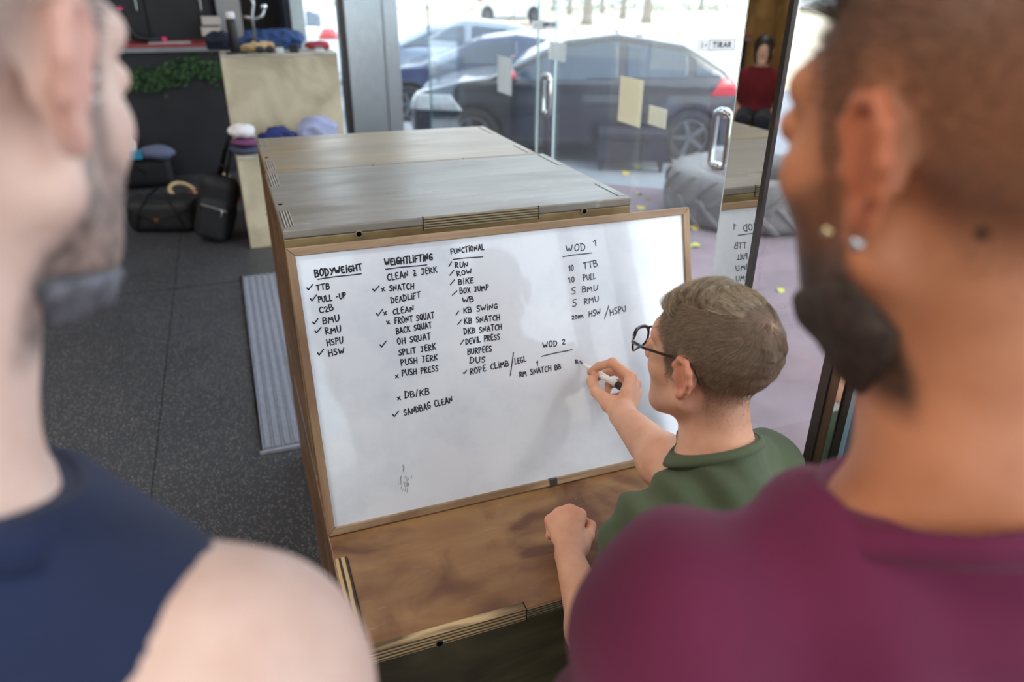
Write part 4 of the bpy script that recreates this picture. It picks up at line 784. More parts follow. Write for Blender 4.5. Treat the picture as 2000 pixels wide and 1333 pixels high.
R_ = Matrix.Rotation(.36, 4, 'Y') @ Matrix.Rotation(-.35, 4, 'Z')
e = empty('backpack', (-.30, 3.93, .0), 'black backpack leaning against the pale plywood boxes', 'bag', rot=(0, math.radians(17), math.radians(-12)))
blob('bag_body', lambda P: smin(rbox(P, (0, 0, .235), (.125, .09, .23), .075), rbox(P, (0, -.09, .16), (.10, .04, .13), .04), .03)+.006*wob(P, 20, 4), (-.2, -.2, -.02), (.2, .15, .5), .008, M_bag, e)
MB().tube([(-.085, -.128, .27), (.085, -.128, .26)], .005, 6).build('zip', M_zip, e); MB().tube([(.05, -.13, .265), (.06, -.14, .25), (.055, -.138, .22)], .006, 6).build('zip_pull', M_zip, e)
MB().tube([(-.03, .02, .455), (-.02, .01, .53), (.02, .01, .53), (.03, .02, .455)], .012, 8).build('carry_handle', M_strap, e, smooth=True)
for s in (-1, 1): MB().tube([(s*.06, .09, .43), (s*.08, .135, .33), (s*.10, .13, .18), (s*.10, .09, .06)], .022, 8, flat=.35).build('shoulder_strap', M_strap, e, smooth=True)
MB().tube([(-.02, .05, .44), (-.02, .08, .60), (-.0, .09, .74), (.02, .085, .60), (.025, .06, .46)], .020, 8, flat=.35).build('raised_strap', M_strap, e, smooth=True)
e = empty('gym_bag', (-1.02, 5.74, 0), 'dark grey gym bag overflowing with clothes by the desk', 'bag', rz=.1); 
blob('bag_body', lambda P: smax(rbox(P, (0, 0, .13), (.42, .16, .135), .08)+.012*wob(P, 12, 1), -P[:, 2]+.002, .01), (-.5, -.22, -.01), (.5, .22, .33), .012, M_bag, e); MB().tube([(-.25, -.15, .1), (-.15, -.2, .24), (.1, -.2, .24), (.22, -.15, .1)], .014, 8, flat=.4).build('carry_handle', M_strap, e, smooth=True)
cloth('white_towel', (-.98, 5.68, .268), (.13, .07, .20), F_white, 'white towel standing up out of the dark gym bag', 'towel', 16, .02, h=.011)
cloth('grey_sleeve', (-.70, 5.62, .262), (.17, .10, .10), mat('grey_blue_cloth', (108, 116, 146), .9, var=.12, vs=14), 'grey blue sleeve drooping from the right of the gym bag', 'clothing', 12, .012, h=.011, rz=-.5)
smallbox('lunch_box', (-.86, 5.58, .268), (.11, .05, .07), mat('cyan_plastic', (40, 150, 190), .4, var=.1), 'cyan plastic box on the gym bag below the white towel', 'box')
M_ring = wood('ring_wood', (206, 180, 132), (226, 202, 156), (190, 160, 112), (3, 3, 3), 3, .4, 1.0); M_rstrap = mat('red_strap', (150, 30, 36), .7, var=.2, vs=40)
def gring(c, rot, label):
    e = empty('gymnastic_ring', c, label, 'gymnastic ring', 'wooden gymnastic rings on the floor', rot=rot)
    n = 40; MB().tube([(.10*math.cos(2*math.pi*k/n), .10*math.sin(2*math.pi*k/n), 0) for k in range(n+1)], .016, 12, cap=False).build('ring', M_ring, e, smooth=True)
    MB().tube([(.085, 0, .0), (.10, 0, .022), (.125, .0, .0), (.17, .02, -.006), (.24, .05, -.004)], .018, 8, flat=.25).build('webbing', M_rstrap, e, smooth=True)
gring((-.52, 5.22, .05), (.5, .2, .3), 'wooden gymnastic ring behind the duffel, upper left one'); gring((-.50, 4.88, .045), (.42, 0, 1.2), 'wooden gymnastic ring behind the duffel, lower left one'); gring((-.16, 5.38, .06), (.9, .4, 2.0), 'wooden gymnastic ring behind the backpack, upright right one'); gring((-.20, 4.75, .05), (.5, -.2, -.6), 'wooden gymnastic ring half hidden behind the backpack')
for k, (x, y, l) in enumerate(((-.31, 5.02, 'red and black coiled strap between the wooden rings'), (-.12, 5.05, 'dark red coiled strap right of the wooden rings'))):
    e = empty('coiled_strap', (x, y, .0), l, 'strap', 'coiled straps on the floor'); MB().tube([((.05+.0035*i)*math.cos(i*.7), (.05+.0035*i)*math.sin(i*.7), .02+.006*math.sin(i*1.7)) for i in range(26)], .018, 8, flat=.4).build('webbing', (M_rstrap, M_strap)[k % 2] if k else M_rstrap, e, smooth=True); MB().tube([((.06+.003*i)*math.cos(i*.6+1), (.06+.003*i)*math.sin(i*.6+1), .05+.006*math.sin(i*1.3)) for i in range(22)], .016, 8, flat=.4).build('webbing', M_strap, e, smooth=True)
# ---------------------------------------------------------------- people
def skin_mat(name, base, hair, red=(0.75, 0.30, 0.22), rough=.5):
    m, t, b = nt(name); L = t.links; tc = node(t, 'ShaderNodeTexCoord')
    n = node(t, 'ShaderNodeTexNoise'); n.inputs['Scale'].default_value = 26; n.inputs['Detail'].default_value = 6; L.new(tc.outputs['Object'], n.inputs['Vector'])
    r = node(t, 'ShaderNodeValToRGB'); r.color_ramp.elements[0].position = .3; r.color_ramp.elements[1].position = .7; c = lin(base)
    r.color_ramp.elements[0].color = (c[0]*.90, c[1]*.82, c[2]*.78, 1); r.color_ramp.elements[1].color = (min(1, c[0]*1.06), c[1]*1.06, c[2]*1.06, 1); L.new(n.outputs['Fac'], r.inputs[0])
    a1 = node(t, 'ShaderNodeAttribute', attribute_name='blush'); a2 = node(t, 'ShaderNodeAttribute', attribute_name='hair')
    m1 = node(t, 'ShaderNodeMix', data_type='RGBA'); m1.inputs[7].default_value = (c[0]*.92, c[1]*.52, c[2]*.46, 1); L.new(a1.outputs['Fac'], m1.inputs[0]); L.new(r.outputs[0], m1.inputs[6])
    n2 = node(t, 'ShaderNodeTexNoise'); n2.inputs['Scale'].default_value = 380; n2.inputs['Detail'].default_value = 3; L.new(tc.outputs['Object'], n2.inputs['Vector'])
    mp = node(t, 'ShaderNodeMapRange'); mp.inputs['To Min'].default_value = .75; mp.inputs['To Max'].default_value = 1.25; L.new(n2.outputs['Fac'], mp.inputs['Value'])
    mm = node(t, 'ShaderNodeMath', operation='MULTIPLY', use_clamp=True); L.new(a2.outputs['Fac'], mm.inputs[0]); L.new(mp.outputs[0], mm.inputs[1])
    m2 = node(t, 'ShaderNodeMix', data_type='RGBA'); m2.inputs[7].default_value = (*lin(hair), 1); L.new(mm.outputs[0], m2.inputs[0]); L.new(m1.outputs[2], m2.inputs[6]); L.new(m2.outputs[2], b.inputs['Base Color'])
    b.inputs['Roughness'].default_value = rough; b.inputs['Specular IOR Level'].default_value = .4
    b.inputs['Subsurface Weight'].default_value = .12; b.inputs['Subsurface Radius'].default_value = (.010, .004, .002); b.inputs['Subsurface Scale'].default_value = 1.0
    n3 = node(t, 'ShaderNodeTexNoise'); n3.inputs['Scale'].default_value = 240; n3.inputs['Detail'].default_value = 3; L.new(tc.outputs['Object'], n3.inputs['Vector'])
    bp = node(t, 'ShaderNodeBump'); bp.inputs['Strength'].default_value = .12; bp.inputs['Distance'].default_value = .001; L.new(n3.outputs['Fac'], bp.inputs['Height']); L.new(bp.outputs[0], b.inputs['Normal'])
    return m
def frame(heading, pitch=0.0, roll=0.0):
    """columns: right, face, up of a head or torso"""
    a = math.radians(heading); F = np.array([math.sin(a), math.cos(a), 0]); R = np.array([math.cos(a), -math.sin(a), 0]); U = np.array([0, 0, 1.0])
    p = math.radians(pitch); F, U = F*math.cos(p)+U*math.sin(p), U*math.cos(p)-F*math.sin(p)
    q = math.radians(roll); R, U = R*math.cos(q)+U*math.sin(q), U*math.cos(q)-R*math.sin(q)
    return np.stack([R, F, U], 1)
def head_sdf(p, ears=True, jaw=1.0):
    """a man's head, metres; x right, y face, z up, origin between the ears"""
    q = p.copy(); q[:, 0] = np.abs(q[:, 0])
    d = ell(p, (0, -.014, .040), (.0745, .0965, .084))
    d = smin(d, ell(p, (0, .036, -.020), (.056, .060, .088)), .03)
    d = smin(d, cap(q, (.051, .004, -.052), (.014, .072, -.098), .018, .016), .028)
    d = smin(d, ell(p, (0, .076, -.098), (.020, .016, .016)), .022)
    d = smin(d, cap(q, (.012, .088, .034), (.046, .070, .034), .012, .010), .016)                 # brow
    d = smin(d, ell(q, (.040, .060, -.018), (.018, .020, .016)), .02)                            # cheekbone
    d = smin(d, cap(q, (.037, .050, -.028), (.024, .064, -.082), .018, .017), .02)                # cheek
    d = smax(d, -ell(q, (.033, .106, .010), (.017, .016, .013)), .014)                            # eye socket
    d = smin(d, ell(q, (.033, .082, .010), (.0155, .0125, .0125)), .004)
    d = smin(d, cap(p, (0, .094, .014), (0, .117, -.022), .007, .011), .010)                      # nose
    d = smin(d, ell(q, (.011, .104, -.027), (.009, .012, .008)), .007)
    d = smin(d, ell(p, (0, .092, -.052), (.024, .012, .006)), .006); d = smin(d, ell(p, (0, .090, -.064), (.021, .012, .007)), .006)
    d = smax(d, -cap(q, (0, .106, -.0575), (.020, .098, -.0575), .0022, .0018), .003)
    if ears:
        def E(y, z, o): return (.070+o, -.010+y, z)
        pts = [E(.013, .004, .006), E(.015, .018, .010), E(.006, .031, .013), E(-.009, .033, .019), E(-.020, .022, .024), E(-.022, .006, .024), E(-.017, -.010, .019), E(-.008, -.022, .013), E(.002, -.029, .008)]
        e = np.full(len(p), 9.0)
        for a, b in zip(pts[:-1], pts[1:]): e = smin(e, cap(q, a, b, .0046, .0046), .004)
        e = smin(e, ell(q, E(.001, -.027, .008), (.0055, .008, .009)), .008)
        e = smin(e, cap(q, E(-.006, .020, .012), E(-.010, -.008, .012), .0046, .0044), .005)
        ax = np.array([[.90, .43, 0], [-.43, .90, 0], [0, 0, 1.0]])
        e = smin(e, ell(q, E(-.004, .003, .008), (.0042, .017, .026), ax), .006)
        e = smin(e, ell(q, E(.016, -.004, .004), (.005, .006, .008)), .005)                         # tragus
        d = smin(d, e, .007)
    return d
def hair_mask(p, front=.068, nape=-.075, soft=.016):
    x, y, z = np.abs(p[:, 0]), p[:, 1], p[:, 2]
    zl = np.interp(y, [-.12, -.07, -.036, -.026, -.016, .008, .012, .034, .040, .058, .075, .10], [nape, nape+.004, nape+.025, .012, .036, .038, -.022, -.022, .030, .050, front-.004, front+.006])
    return np.clip((z-zl)/soft+.5, 0, 1)*(x < .0795+.0*y)
def beard_mask(p, cheek=-.034):
    x, y, z = np.abs(p[:, 0]), p[:, 1], p[:, 2]
    zc = np.interp(y, [.006, .012, .03, .06, .10], [-.04, -.010, cheek+.006, cheek-.012, cheek]); m = np.clip((zc-z)/.012+.5, 0, 1)*np.clip((y-.004+(z+.06)*-.25)/.012, 0, 1)*np.clip((z+.150)/.02, 0, 1)
    lips = np.clip(1.6-np.hypot((x)/.022, (z+.058)/.011), 0, 1)*(y > .08); return m*(1-lips)
class Body:
    """joints of one person -> signed distances of the bare body, the head apart"""
    def __init__(s, H, HF, N, TF, sho, arms, hips, legs, k=1.0, hands=None, belly=.10, neckr=.056, sh_r=.060, trap=-.004, tr=1.0, jb=0.0):
        s.jb = jb; s.trap = trap; s.tr = tr; s.H, s.HF, s.N, s.TF, s.sho, s.arms, s.hips, s.legs, s.k, s.hands, s.belly, s.neckr, s.sh_r = H, HF, N, TF, sho, arms, hips, legs, k, hands or [], belly, neckr, sh_r
    def loc(s, P):
        p = (P-s.H)@s.HF
        if s.jb: p = p.copy(); p[:, 1] += s.jb*np.clip((-p[:, 2]-.02)/.08, 0, 1.2)
        return p
    def torso(s, P, neck=True):
        N, T = s.N, s.TF; R, F, U = T[:, 0], T[:, 1], T[:, 2]
        hip = s.hips; ch = N+(hip-N)*.40+F*.012; mid = N+(hip-N)*.70
        up = (N-hip)/np.linalg.norm(N-hip); fw = F-up*(F@up); fw /= np.linalg.norm(fw); rt = np.cross(fw, up); B = np.stack([rt, fw, up], 1)
        d = ell(P, ch, (.158, .112, .172), B); d = smin(d, ell(P, mid, (.140, s.belly, .17), B), .05); d = smin(d, ell(P, hip, (.160, .115, .13), B), .05)
        SL, SR = s.sho
        d = smin(d, cap(P, SL-F*.0, N-F*.012-up*.055, s.sh_r*.92, .066), .04); d = smin(d, cap(P, SR, N-F*.012-up*.055, s.sh_r*.92, .066), .04)
        nb = s.H-s.HF[:, 1]*.022-s.HF[:, 2]*.075
        for S_ in (SL, SR): d = smin(d, cap(P, nb-s.HF[:, 2]*(.07 if s.trap > -.01 else .10)-F*.014, N+(S_-N)*.50+up*s.trap-F*.012, .032*s.tr, .030*s.tr), .04)      # trapezius
        for S_ in (SL, SR): d = smin(d, ell(P, N+(S_-N)*.55-up*.13-fw*.075, (.065, .045, .085), B), .05)   # shoulder blade
        if neck: d = smin(d, s.neck(P), .03)
        return d
    def neck(s, P):
        a = s.H-s.HF[:, 1]*.020-s.HF[:, 2]*.045; b = s.N-s.TF[:, 1]*.012
        return smin(cap(P, a, b, s.neckr*.98, s.neckr*1.08), cap(P, a+s.HF[:, 1]*.03-s.HF[:, 2]*.02, b+s.TF[:, 1]*.035-np.array([0, 0, .01]), .034, .036), .03)
    def arm(s, P, i, part='all'):
        S_ = s.sho[i]; E, Wr = s.arms[i]; d = ell(P, S_+(E-S_)*.10, (s.sh_r, s.sh_r, s.sh_r))
        d = smin(d, cap(P, S_, E, s.sh_r*.88, .043), .025)
        d = smin(d, cap(P, S_+(E-S_)*.35, S_+(E-S_)*.7, .050, .047), .02)
        if part == 'upper': return d
        m = E+(Wr-E)*.30; d = smin(d, cap(P, E, m, .041, .045), .02); d = smin(d, cap(P, m, Wr, .044, .0265), .02); return d
    def leg(s, P, i):
        K, A = s.legs[i]; R = s.TF[:, 0]; h0 = s.hips+R*(-.085 if i == 0 else .085); d = cap(P, h0, K, .085, .058); d = smin(d, cap(P, K, K+(A-K)*.4, .056, .055), .02); d = smin(d, cap(P, K+(A-K)*.4, A, .055, .036), .02); return d
    def skin(s, P, legs=True):
        d = s.torso(P)
        for i in (0, 1):
            d = smin(d, s.arm(P, i), .03)
            if legs: d = smin(d, s.leg(P, i), .03)
        p = s.loc(P); near = np.linalg.norm(p, axis=1) < .24; 
        if near.any():
            hd = np.full(len(P), 9.0); hd[near] = head_sdf(p[near]); d = smin(d, hd, .018)
        for hf, c in s.hands:
            n2 = np.linalg.norm(P-c, axis=1) < .22
            if n2.any():
                q = d[n2]; d[n2] = smin(q, hf(P[n2]), .012)
        return d
def set_attr(o, name, vals):
    a = o.data.attributes.new(name, 'FLOAT', 'POINT'); a.data.foreach_set('value', np.asarray(vals, np.float32))
def body_mesh(B, root, m, boxes, hair=None, blush=None):
    """one mesh from several boxes of the same surface, finer where it is seen"""
    Vs, Fs, n = [], [], 0
    for lo, hi, h in boxes:
        V, Q = nets(B.skin, lo, hi, h, .012); Vs.append(V); Fs.append(Q+n); n += len(V)
    V = np.concatenate(Vs); Q = np.concatenate(Fs); o = obj('body', fast_mesh('body', V, Q), m, root, True)
    set_attr(o, 'hair', hair(V) if hair else np.zeros(len(V))); set_attr(o, 'blush', blush(V) if blush else np.zeros(len(V))); return o
def ear_blush(B, extra=0.0):
    def f(V):
        p = B.loc(V); x = np.abs(p[:, 0]); e = np.clip((x-.073)/.010, 0, 1)*(np.hypot(p[:, 1]+.012, p[:, 2]) < .045)
        return np.clip(e*.5+extra*wob(V, 40)*.3, 0, 1)
    return f
def finger(P, j, r):
    d = cap(P, j[0], j[1], r[0], r[1])
    for i in range(1, len(j)-1): d = smin(d, cap(P, j[i], j[i+1], r[i], r[i+1]), .003)
    for i in range(1, len(j)-1): d = smin(d, np.linalg.norm(P-j[i], axis=1)-r[i]*1.08, .004)
    return d
def hand_sdf(wrist, fingers, thumb, palm_r=.0125):
    """fingers: four lists of joints MCP..tip; thumb: CMC..tip"""
    def f(P):
        d = None
        for k, j in enumerate(fingers):
            a = wrist+(j[0]-wrist)*.12; c = cap(P, a, j[0], .0155, palm_r-.001*(k == 3)); d = c if d is None else smin(d, c, .014)
        d = smin(d, cap(P, wrist+(fingers[0][0]-wrist)*.55, wrist+(fingers[3][0]-wrist)*.55, .0125, .012), .012)
        d = smin(d, cap(P, wrist, thumb[0], .017, .0165), .014); d = smin(d, cap(P, thumb[0], thumb[1], .0165, .0115), .012)
        d = smin(d, finger(P, thumb[1:], [.0112, .0105, .0082]), .004)
        for k, j in enumerate(fingers):
            s = (1.0, 1.03, .97, .84)[k]; d = smin(d, finger(P, j, [.0112*s, .0098*s, .0086*s, .0072*s]), .0035)
        return d
    return f
# ------------------------------------------------ the kneeling man who writes
HK = at(1387, 705, 1.115); HKF = frame(-19, 0, 0); TK = frame(-6)
NK = HK-HKF[:, 1]*.03+np.array([.004, 0, -.165]); SLk = NK-TK[:, 0]*.118-TK[:, 1]*.015+np.array([0, 0, -.092]); SRk = NK+TK[:, 0]*.135+TK[:, 1]*.02+np.array([0, 0, -.080])
tip = brd(.585, .2693, .0012); pen_end = at(1240, 773, 1.50); pd = (pen_end-tip)/np.linalg.norm(pen_end-tip)
Wk = at(1216, 812, 1.445); Ek = at(1338, 946, 1.195)
def J(*l): return [at(*q) for q in l]
ix = J((1232, 737, 1.500), (1196, 709, 1.515), (1170, 716, 1.548), (1152, 727, 1.574))
md = J((1241, 751, 1.525), (1205, 724, 1.560), (1178, 730, 1.590), (1163, 741, 1.597))
rg_ = J((1243, 768, 1.548), (1212, 748, 1.595), (1190, 752, 1.618), (1186, 768, 1.606))
pk = J((1240, 785, 1.565), (1216, 772, 1.607), (1198, 776, 1.622), (1197, 790, 1.610))
th = J((1192, 790, 1.475), (1164, 766, 1.505), (1156, 745, 1.540), (1163, 731, 1.564))
hand_r = hand_sdf(Wk, [ix, md, rg_, pk], th)
Wl = on_z(1112, 1088, .642); kn = on_z(1106, 966, .676); ay = (kn-Wl); ay /= np.linalg.norm(ay); ax_ = np.cross(ay, np.array([0, 0, 1.0])); ax_ /= np.linalg.norm(ax_); az = np.cross(ax_, ay)
def fist_finger(x, y, l, dz=0.0):
    b = Wl+ax_*x+ay*y+az*(.012+dz); p1 = b+ay*(.012)-az*.034*l; p2 = p1-ay*.026*l-az*.004; p3 = p2-ay*.008+az*.014; return [b, p1, p2, p3]
fl = [fist_finger(.024, .088, 1.0, -.001), fist_finger(.004, .096, 1.05, .002), fist_finger(-.016, .090, 1.0, -.001), fist_finger(-.034, .078, .88, -.007)]
tl = [Wl+ax_*.022+ay*.026-az*.004, Wl+ax_*.040+ay*.052-az*.006, Wl+ax_*.045+ay*.078-az*.010, Wl+ax_*.034+ay*.098-az*.018]
hand_l = hand_sdf(Wl+np.array([0, 0, .0]), fl, tl, .0135)
Elk = Wl+np.array([-.050, -.245, .000])
hipK = NK+np.array([.0, -.20, -.50]); KNl, KNr = hipK+np.array([-.14, .24, -.36]), hipK+np.array([.10, .26, -.36])
KNl[2] = KNr[2] = .065; ANl = KNl+np.array([.06, -.38, .0]); ANr = KNr+np.array([.02, -.38, .0]); ANl[2] = ANr[2] = .06
BK = Body(HK, HKF, NK, TK, (SLk, SRk), ((Elk, Wl), (Ek, Wk)), hipK, ((KNl, ANl), (KNr, ANr)), hands=[(hand_r, Wk+(ix[0]-Wk)*.6), (hand_l, Wl+ay*.06)], neckr=.0475, sh_r=.054, trap=.016, tr=1.12)
PK = empty('person', (hipK[0], hipK[1], 0), 'person kneeling in an olive green t-shirt and dark glasses, writing on the whiteboard', 'person')
def hairK(V):
    p = BK.loc(V); fade = np.clip((p[:, 2]+.095)/.13, 0, 1); h = hair_mask(p, .07, -.098, .034)*(.12+.70*fade)
    crown = np.linalg.norm(p-np.array([.0, -.085, .085]), axis=1); return np.clip(h-.45*np.exp(-(crown/.014)**2), 0, 1)
def blushK(V):
    b = ear_blush(BK)(V)
    for j in [q[0] for q in fl]+[q[0] for q in (ix, md, rg_, pk)]+[q[1] for q in (ix, md, rg_)]+[th[2], tl[2], Ek]: b = np.maximum(b, .42*np.exp(-(np.linalg.norm(V-j, axis=1)/.014)**2))
    return b
M_skinK = skin_mat('skin_fair', (222, 168, 138), (118, 96, 76)); 
body_mesh(BK, PK, M_skinK, [((.20, -.95, .56), (.86, -.08, 1.26), .0023), ((.15, -1.45, -.01), (.95, -.30, .575), .008)], hairK, blushK)
def shirt(B, root, m, lo, hi, h, off, collar, sleeve, folds, name='t_shirt', hem=None, arm_holes=None):
    """cloth shell round the trunk and upper arms, cut at the collar plane (point, normal) and across the arms"""
    def fn(P):
        d = B.torso(P)
        if sleeve:
            for i in (0, 1):
                S_ = B.sho[i]; E = B.arms[i][0]; u = (E-S_)/np.linalg.norm(E-S_); t = (P-S_)@u; L_ = np.linalg.norm(E-S_)
                a = smax(B.arm(P, i, 'upper')-.008-.010*np.clip(t/L_, 0, 1), t-L_*(sleeve[i] if isinstance(sleeve, tuple) else sleeve), .006); d = smin(d, a, .025)
        d = d-off+np.minimum(folds(P), off-.0012)
        cp, cn, cr = collar; q = P-cp; ht = q@cn; rad = np.linalg.norm(q-ht[:, None]*cn, axis=1)
        d = smax(d, np.maximum(np.minimum(ht, cr*1.25-rad), ht-.030), .004)
        if arm_holes:
            for c_, n_, s_ in arm_holes: d = smax(d, np.minimum((P-c_)@n_, .135-np.linalg.norm(P-s_, axis=1)), .014)
        if hem is not None: d = smax(d, hem-P[:, 2], .004)
        # hollow where the body is, so the cloth keeps its own thickness
        return smax(d, -(B.torso(P)+.004 if not sleeve else d+.012), .002) if False else d
    return blob(name, fn, lo, hi, h, m, root, True, slack=.02)
def cloth_mat(name, c, var=.12):
    m = mat(name, c, .92, var=var, vs=9, bump=.35, bs=900, spec=.25); m.node_tree.nodes['Principled BSDF'].inputs['Sheen Weight'].default_value = .08; return m
M_green = cloth_mat('olive_cotton', (84, 94, 70))
cnK = np.array([.0, .42, .91]); cnK = TK[:, 1]*.47-TK[:, 0]*.02+np.array([0, 0, 1.0])*.87; cnK /= np.linalg.norm(cnK)
cK = NK-TK[:, 1]*.02+np.array([0, 0, .038])
def foldsK(P):
    q = P-SLk; r = np.linalg.norm(q, axis=1); u = q@TK[:, 0]; w_ = q[:, 2]
    f = .0035*np.sin(u*95+w_*60+2.0*wob(P, 14, 2))*np.exp(-((r-.09)/.07)**2); q2 = P-SRk
    f = f+.003*np.sin((q2@TK[:, 0])*60+(q2[:, 2])*70+2*wob(P, 16))*np.exp(-(np.linalg.norm(q2, axis=1)/.16)**2)
    q3 = P-NK; f = f+.0022*np.sin((q3@TK[:, 0])*55-(q3[:, 2])*45+2.5*wob(P, 9, 3))*np.clip(-(q3[:, 2]+.02)/.08, 0, 1)
    return f*1.5+.0030*wob(P, 24, 1.0)+.0022*np.abs(wob(P, 38, 4.0))+.0012*wob(P, 80, 2)
shirt(BK, PK, M_green, (.24, -1.12, .36), (.86, -.38, 1.02), .0032, .008, (cK, cnK, .07), (.52, .90), foldsK, hem=.42)
# ribbed collar band and seam
def ring_on(B, cp, cn, off, lo_r=.03, n=90, r=.0045, inner=None):
    """walks round the neck in the collar plane just outside the skin"""
    a = np.cross(cn, [1, 0, 0.3]); a /= np.linalg.norm(a); b = np.cross(cn, a); pts = []
    for k in range(n+1):
        u = a*math.cos(2*math.pi*k/n)+b*math.sin(2*math.pi*k/n); t = np.linspace(.03, .16, 131); Q = cp+t[:, None]*u; d = B.torso(Q)-off; i = np.argmax(d > 0) if (d > 0).any() else len(t)-1; pts.append(cp+u*min(t[i], .105))
    return pts
def ribbon_collar(B, root, m, cp, cn, off, w=.017, name='collar'):
    top = ring_on(B, cp, cn, off); bot = ring_on(B, cp-cn*w, cn, off+.002); n = len(top); mb = MB(); V = []
    for i in range(n):
        u = top[i]-cp; u = u/np.linalg.norm(u); V += [top[i], (np.array(top[i])+bot[i])/2+u*.0028, bot[i]+u*.0012, bot[i]-u*.006, top[i]-u*.0045]
    F = []
    for i in range(n-1):
        for k in range(5): F.append((i*5+k, i*5+(k+1) % 5, (i+1)*5+(k+1) % 5, (i+1)*5+k))
    mb.add(V, F); return mb.build(name, m, root, smooth=True, world=True)
ribbon_collar(BK, PK, M_green, cK, cnK, .0085, .014)
M_trous = cloth_mat('dark_trousers', (38, 40, 48)); M_shoe = mat('black_shoe', (26, 26, 28), .6, var=.2)
def trousers(B, root, h=.009, m=None, low=.09, name='trousers'):
    def fn(P):
        R = B.TF[:, 0]; d = ell(P, B.hips, (.168, .128, .13), B.TF)
        for i in (0, 1): d = smin(d, B.leg(P, i)-.010, .03)
        return smax(d+.003*wob(P, 18, 2), low-P[:, 2] if low else d-1, .005)
    pts = np.array([B.hips]+[q for l in B.legs for q in l]); blob(name, fn, pts.min(0)-.22, pts.max(0)+np.array([.22, .22, .16]), h, m or M_trous, root, True, slack=.03)
def shoe(root, A, heading, m=M_shoe, toe_down=False, name='shoe'):
    T = frame(heading, -70 if toe_down else 0); c = np.array([A[0], A[1], .0])
    def fn(P):
        q = (P-np.array(A))@T; d = smin(ell(q, (0, .07, -.045), (.042, .11, .035)), ell(q, (0, -.02, -.02), (.036, .055, .055)), .03); return smax(d, -(q[:, 2]+.072), .006) if not toe_down else d
    return blob(name, fn, np.array(A)-.24, np.array(A)+.24, .008, m, root, True, slack=.03)
trousers(BK, PK, low=.006)
for A in (ANl, ANr): shoe(PK, (A[0], A[1]-.03, .10), 180, toe_down=True)
def scalp(B, p): return smin(head_sdf(p, False), B.neck(p@B.HF.T+B.H), .03)
def root_on_head(B, dirs, off=0.0, R0=.17):
    """march from outside along each direction onto the head"""
    c = np.array([0, -.012, .03]); t = np.full(len(dirs), R0)
    for _ in range(22): t = t-(scalp(B, c+dirs*t[:, None])-off)*.85
    return c+dirs*t[:, None]
def grad(fn, p, e=.0015): return np.stack([(fn(p+np.eye(3)[i]*e)-fn(p-np.eye(3)[i]*e)) for i in range(3)], 1)/(2*e)
def strand_mesh(name, B, root, m, roots, dirs_fn, length, nseg, r0, rs, step_lift=0.0, bend=0.0):
    """hair of its own: thin tapering three-sided strands that follow a flow over the head"""
    n = len(roots); pts = [roots]; p = roots.copy(); seg = (length/nseg)[:, None]
    nh = lambda q: scalp(B, q)
    for k in range(nseg):
        g = grad(nh, p); g /= np.maximum(np.linalg.norm(g, axis=1), 1e-6)[:, None]; d = dirs_fn(p, g, k/nseg); d /= np.maximum(np.linalg.norm(d, axis=1), 1e-6)[:, None]; p = p+d*seg; pts.append(p)
    T = np.stack(pts, 1)                                # n, nseg+1, 3 (head frame)
    tan = np.gradient(T, axis=1); tan /= np.maximum(np.linalg.norm(tan, axis=2), 1e-9)[..., None]
    a = np.cross(tan, np.array([.31, .22, .92])); a /= np.maximum(np.linalg.norm(a, axis=2), 1e-9)[..., None]; b = np.cross(tan, a)
    rad = (r0*(1-np.linspace(0, 1, nseg+1)**2*.8))[None, :, None]*rs[:, None, None]
    V = np.stack([T+rad*(a*math.cos(2*math.pi*j/3)+b*math.sin(2*math.pi*j/3)) for j in range(3)], 2)   # n, s, 3, 3
    V = V.reshape(-1, 3)@B.HF.T+B.H
    i0 = (np.arange(n)[:, None, None]*(nseg+1)+np.arange(nseg)[None, :, None])*3; j = np.arange(3)[None, None, :]
    Q = np.stack([i0+j, i0+(j+1) % 3, i0+3+(j+1) % 3, i0+3+j], -1).reshape(-1, 4)
    o = obj(name, fast_mesh(name, V, Q), m, root, True); set_attr(o, 'shade', np.repeat(np.random.rand(n), (nseg+1)*3)); return o
def hair_mat(name, ca, cb, rough=.38):
    m, t, b = nt(name); L = t.links; a = node(t, 'ShaderNodeAttribute', attribute_name='shade'); r = node(t, 'ShaderNodeValToRGB'); r.color_ramp.elements[0].color = (*lin(ca), 1); r.color_ramp.elements[1].color = (*lin(cb), 1)
    L.new(a.outputs['Fac'], r.inputs[0]); L.new(r.outputs[0], b.inputs['Base Color']); b.inputs['Roughness'].default_value = rough; b.inputs['Specular IOR Level'].default_value = .5; return m
def fib(n):
    i = np.arange(n)+.5; z = 1-2*i/n; a = i*math.pi*(1+5**.5); r = np.sqrt(1-z*z); return np.stack([r*np.cos(a), r*np.sin(a), z], 1)
WH = np.array([.004, -.083, .085])                      # the whorl at the crown
def flowK(lift, comb=0.0):
    def f(p, g, t):
        u = p-WH; u = u-g*(u*g).sum(1)[:, None]; l = np.linalg.norm(u, axis=1)[:, None]; u = u/np.maximum(l, 1e-6); s = np.cross(g, u)*np.exp(-(l/.03)**2)*.9
        fr = np.clip((p[:, 1]+.05)/.06, 0, 1)[:, None]*comb; side = np.array([[.95, -.30, 0]]); side = side-g*(g@side[0])[:, None]; u = u*(1-fr)+s+side*fr
        up = lift(p)[:, None]*(1-1.25*t); return u+g*up+.16*np.sin(p*310+t*2)[:, [1, 2, 0]]+.10*np.sin(p*90)[:, [2, 0, 1]]
    return f
D = fib(60000); D = D+np.random.normal(0, .012, D.shape); D /= np.linalg.norm(D, axis=1)[:, None]
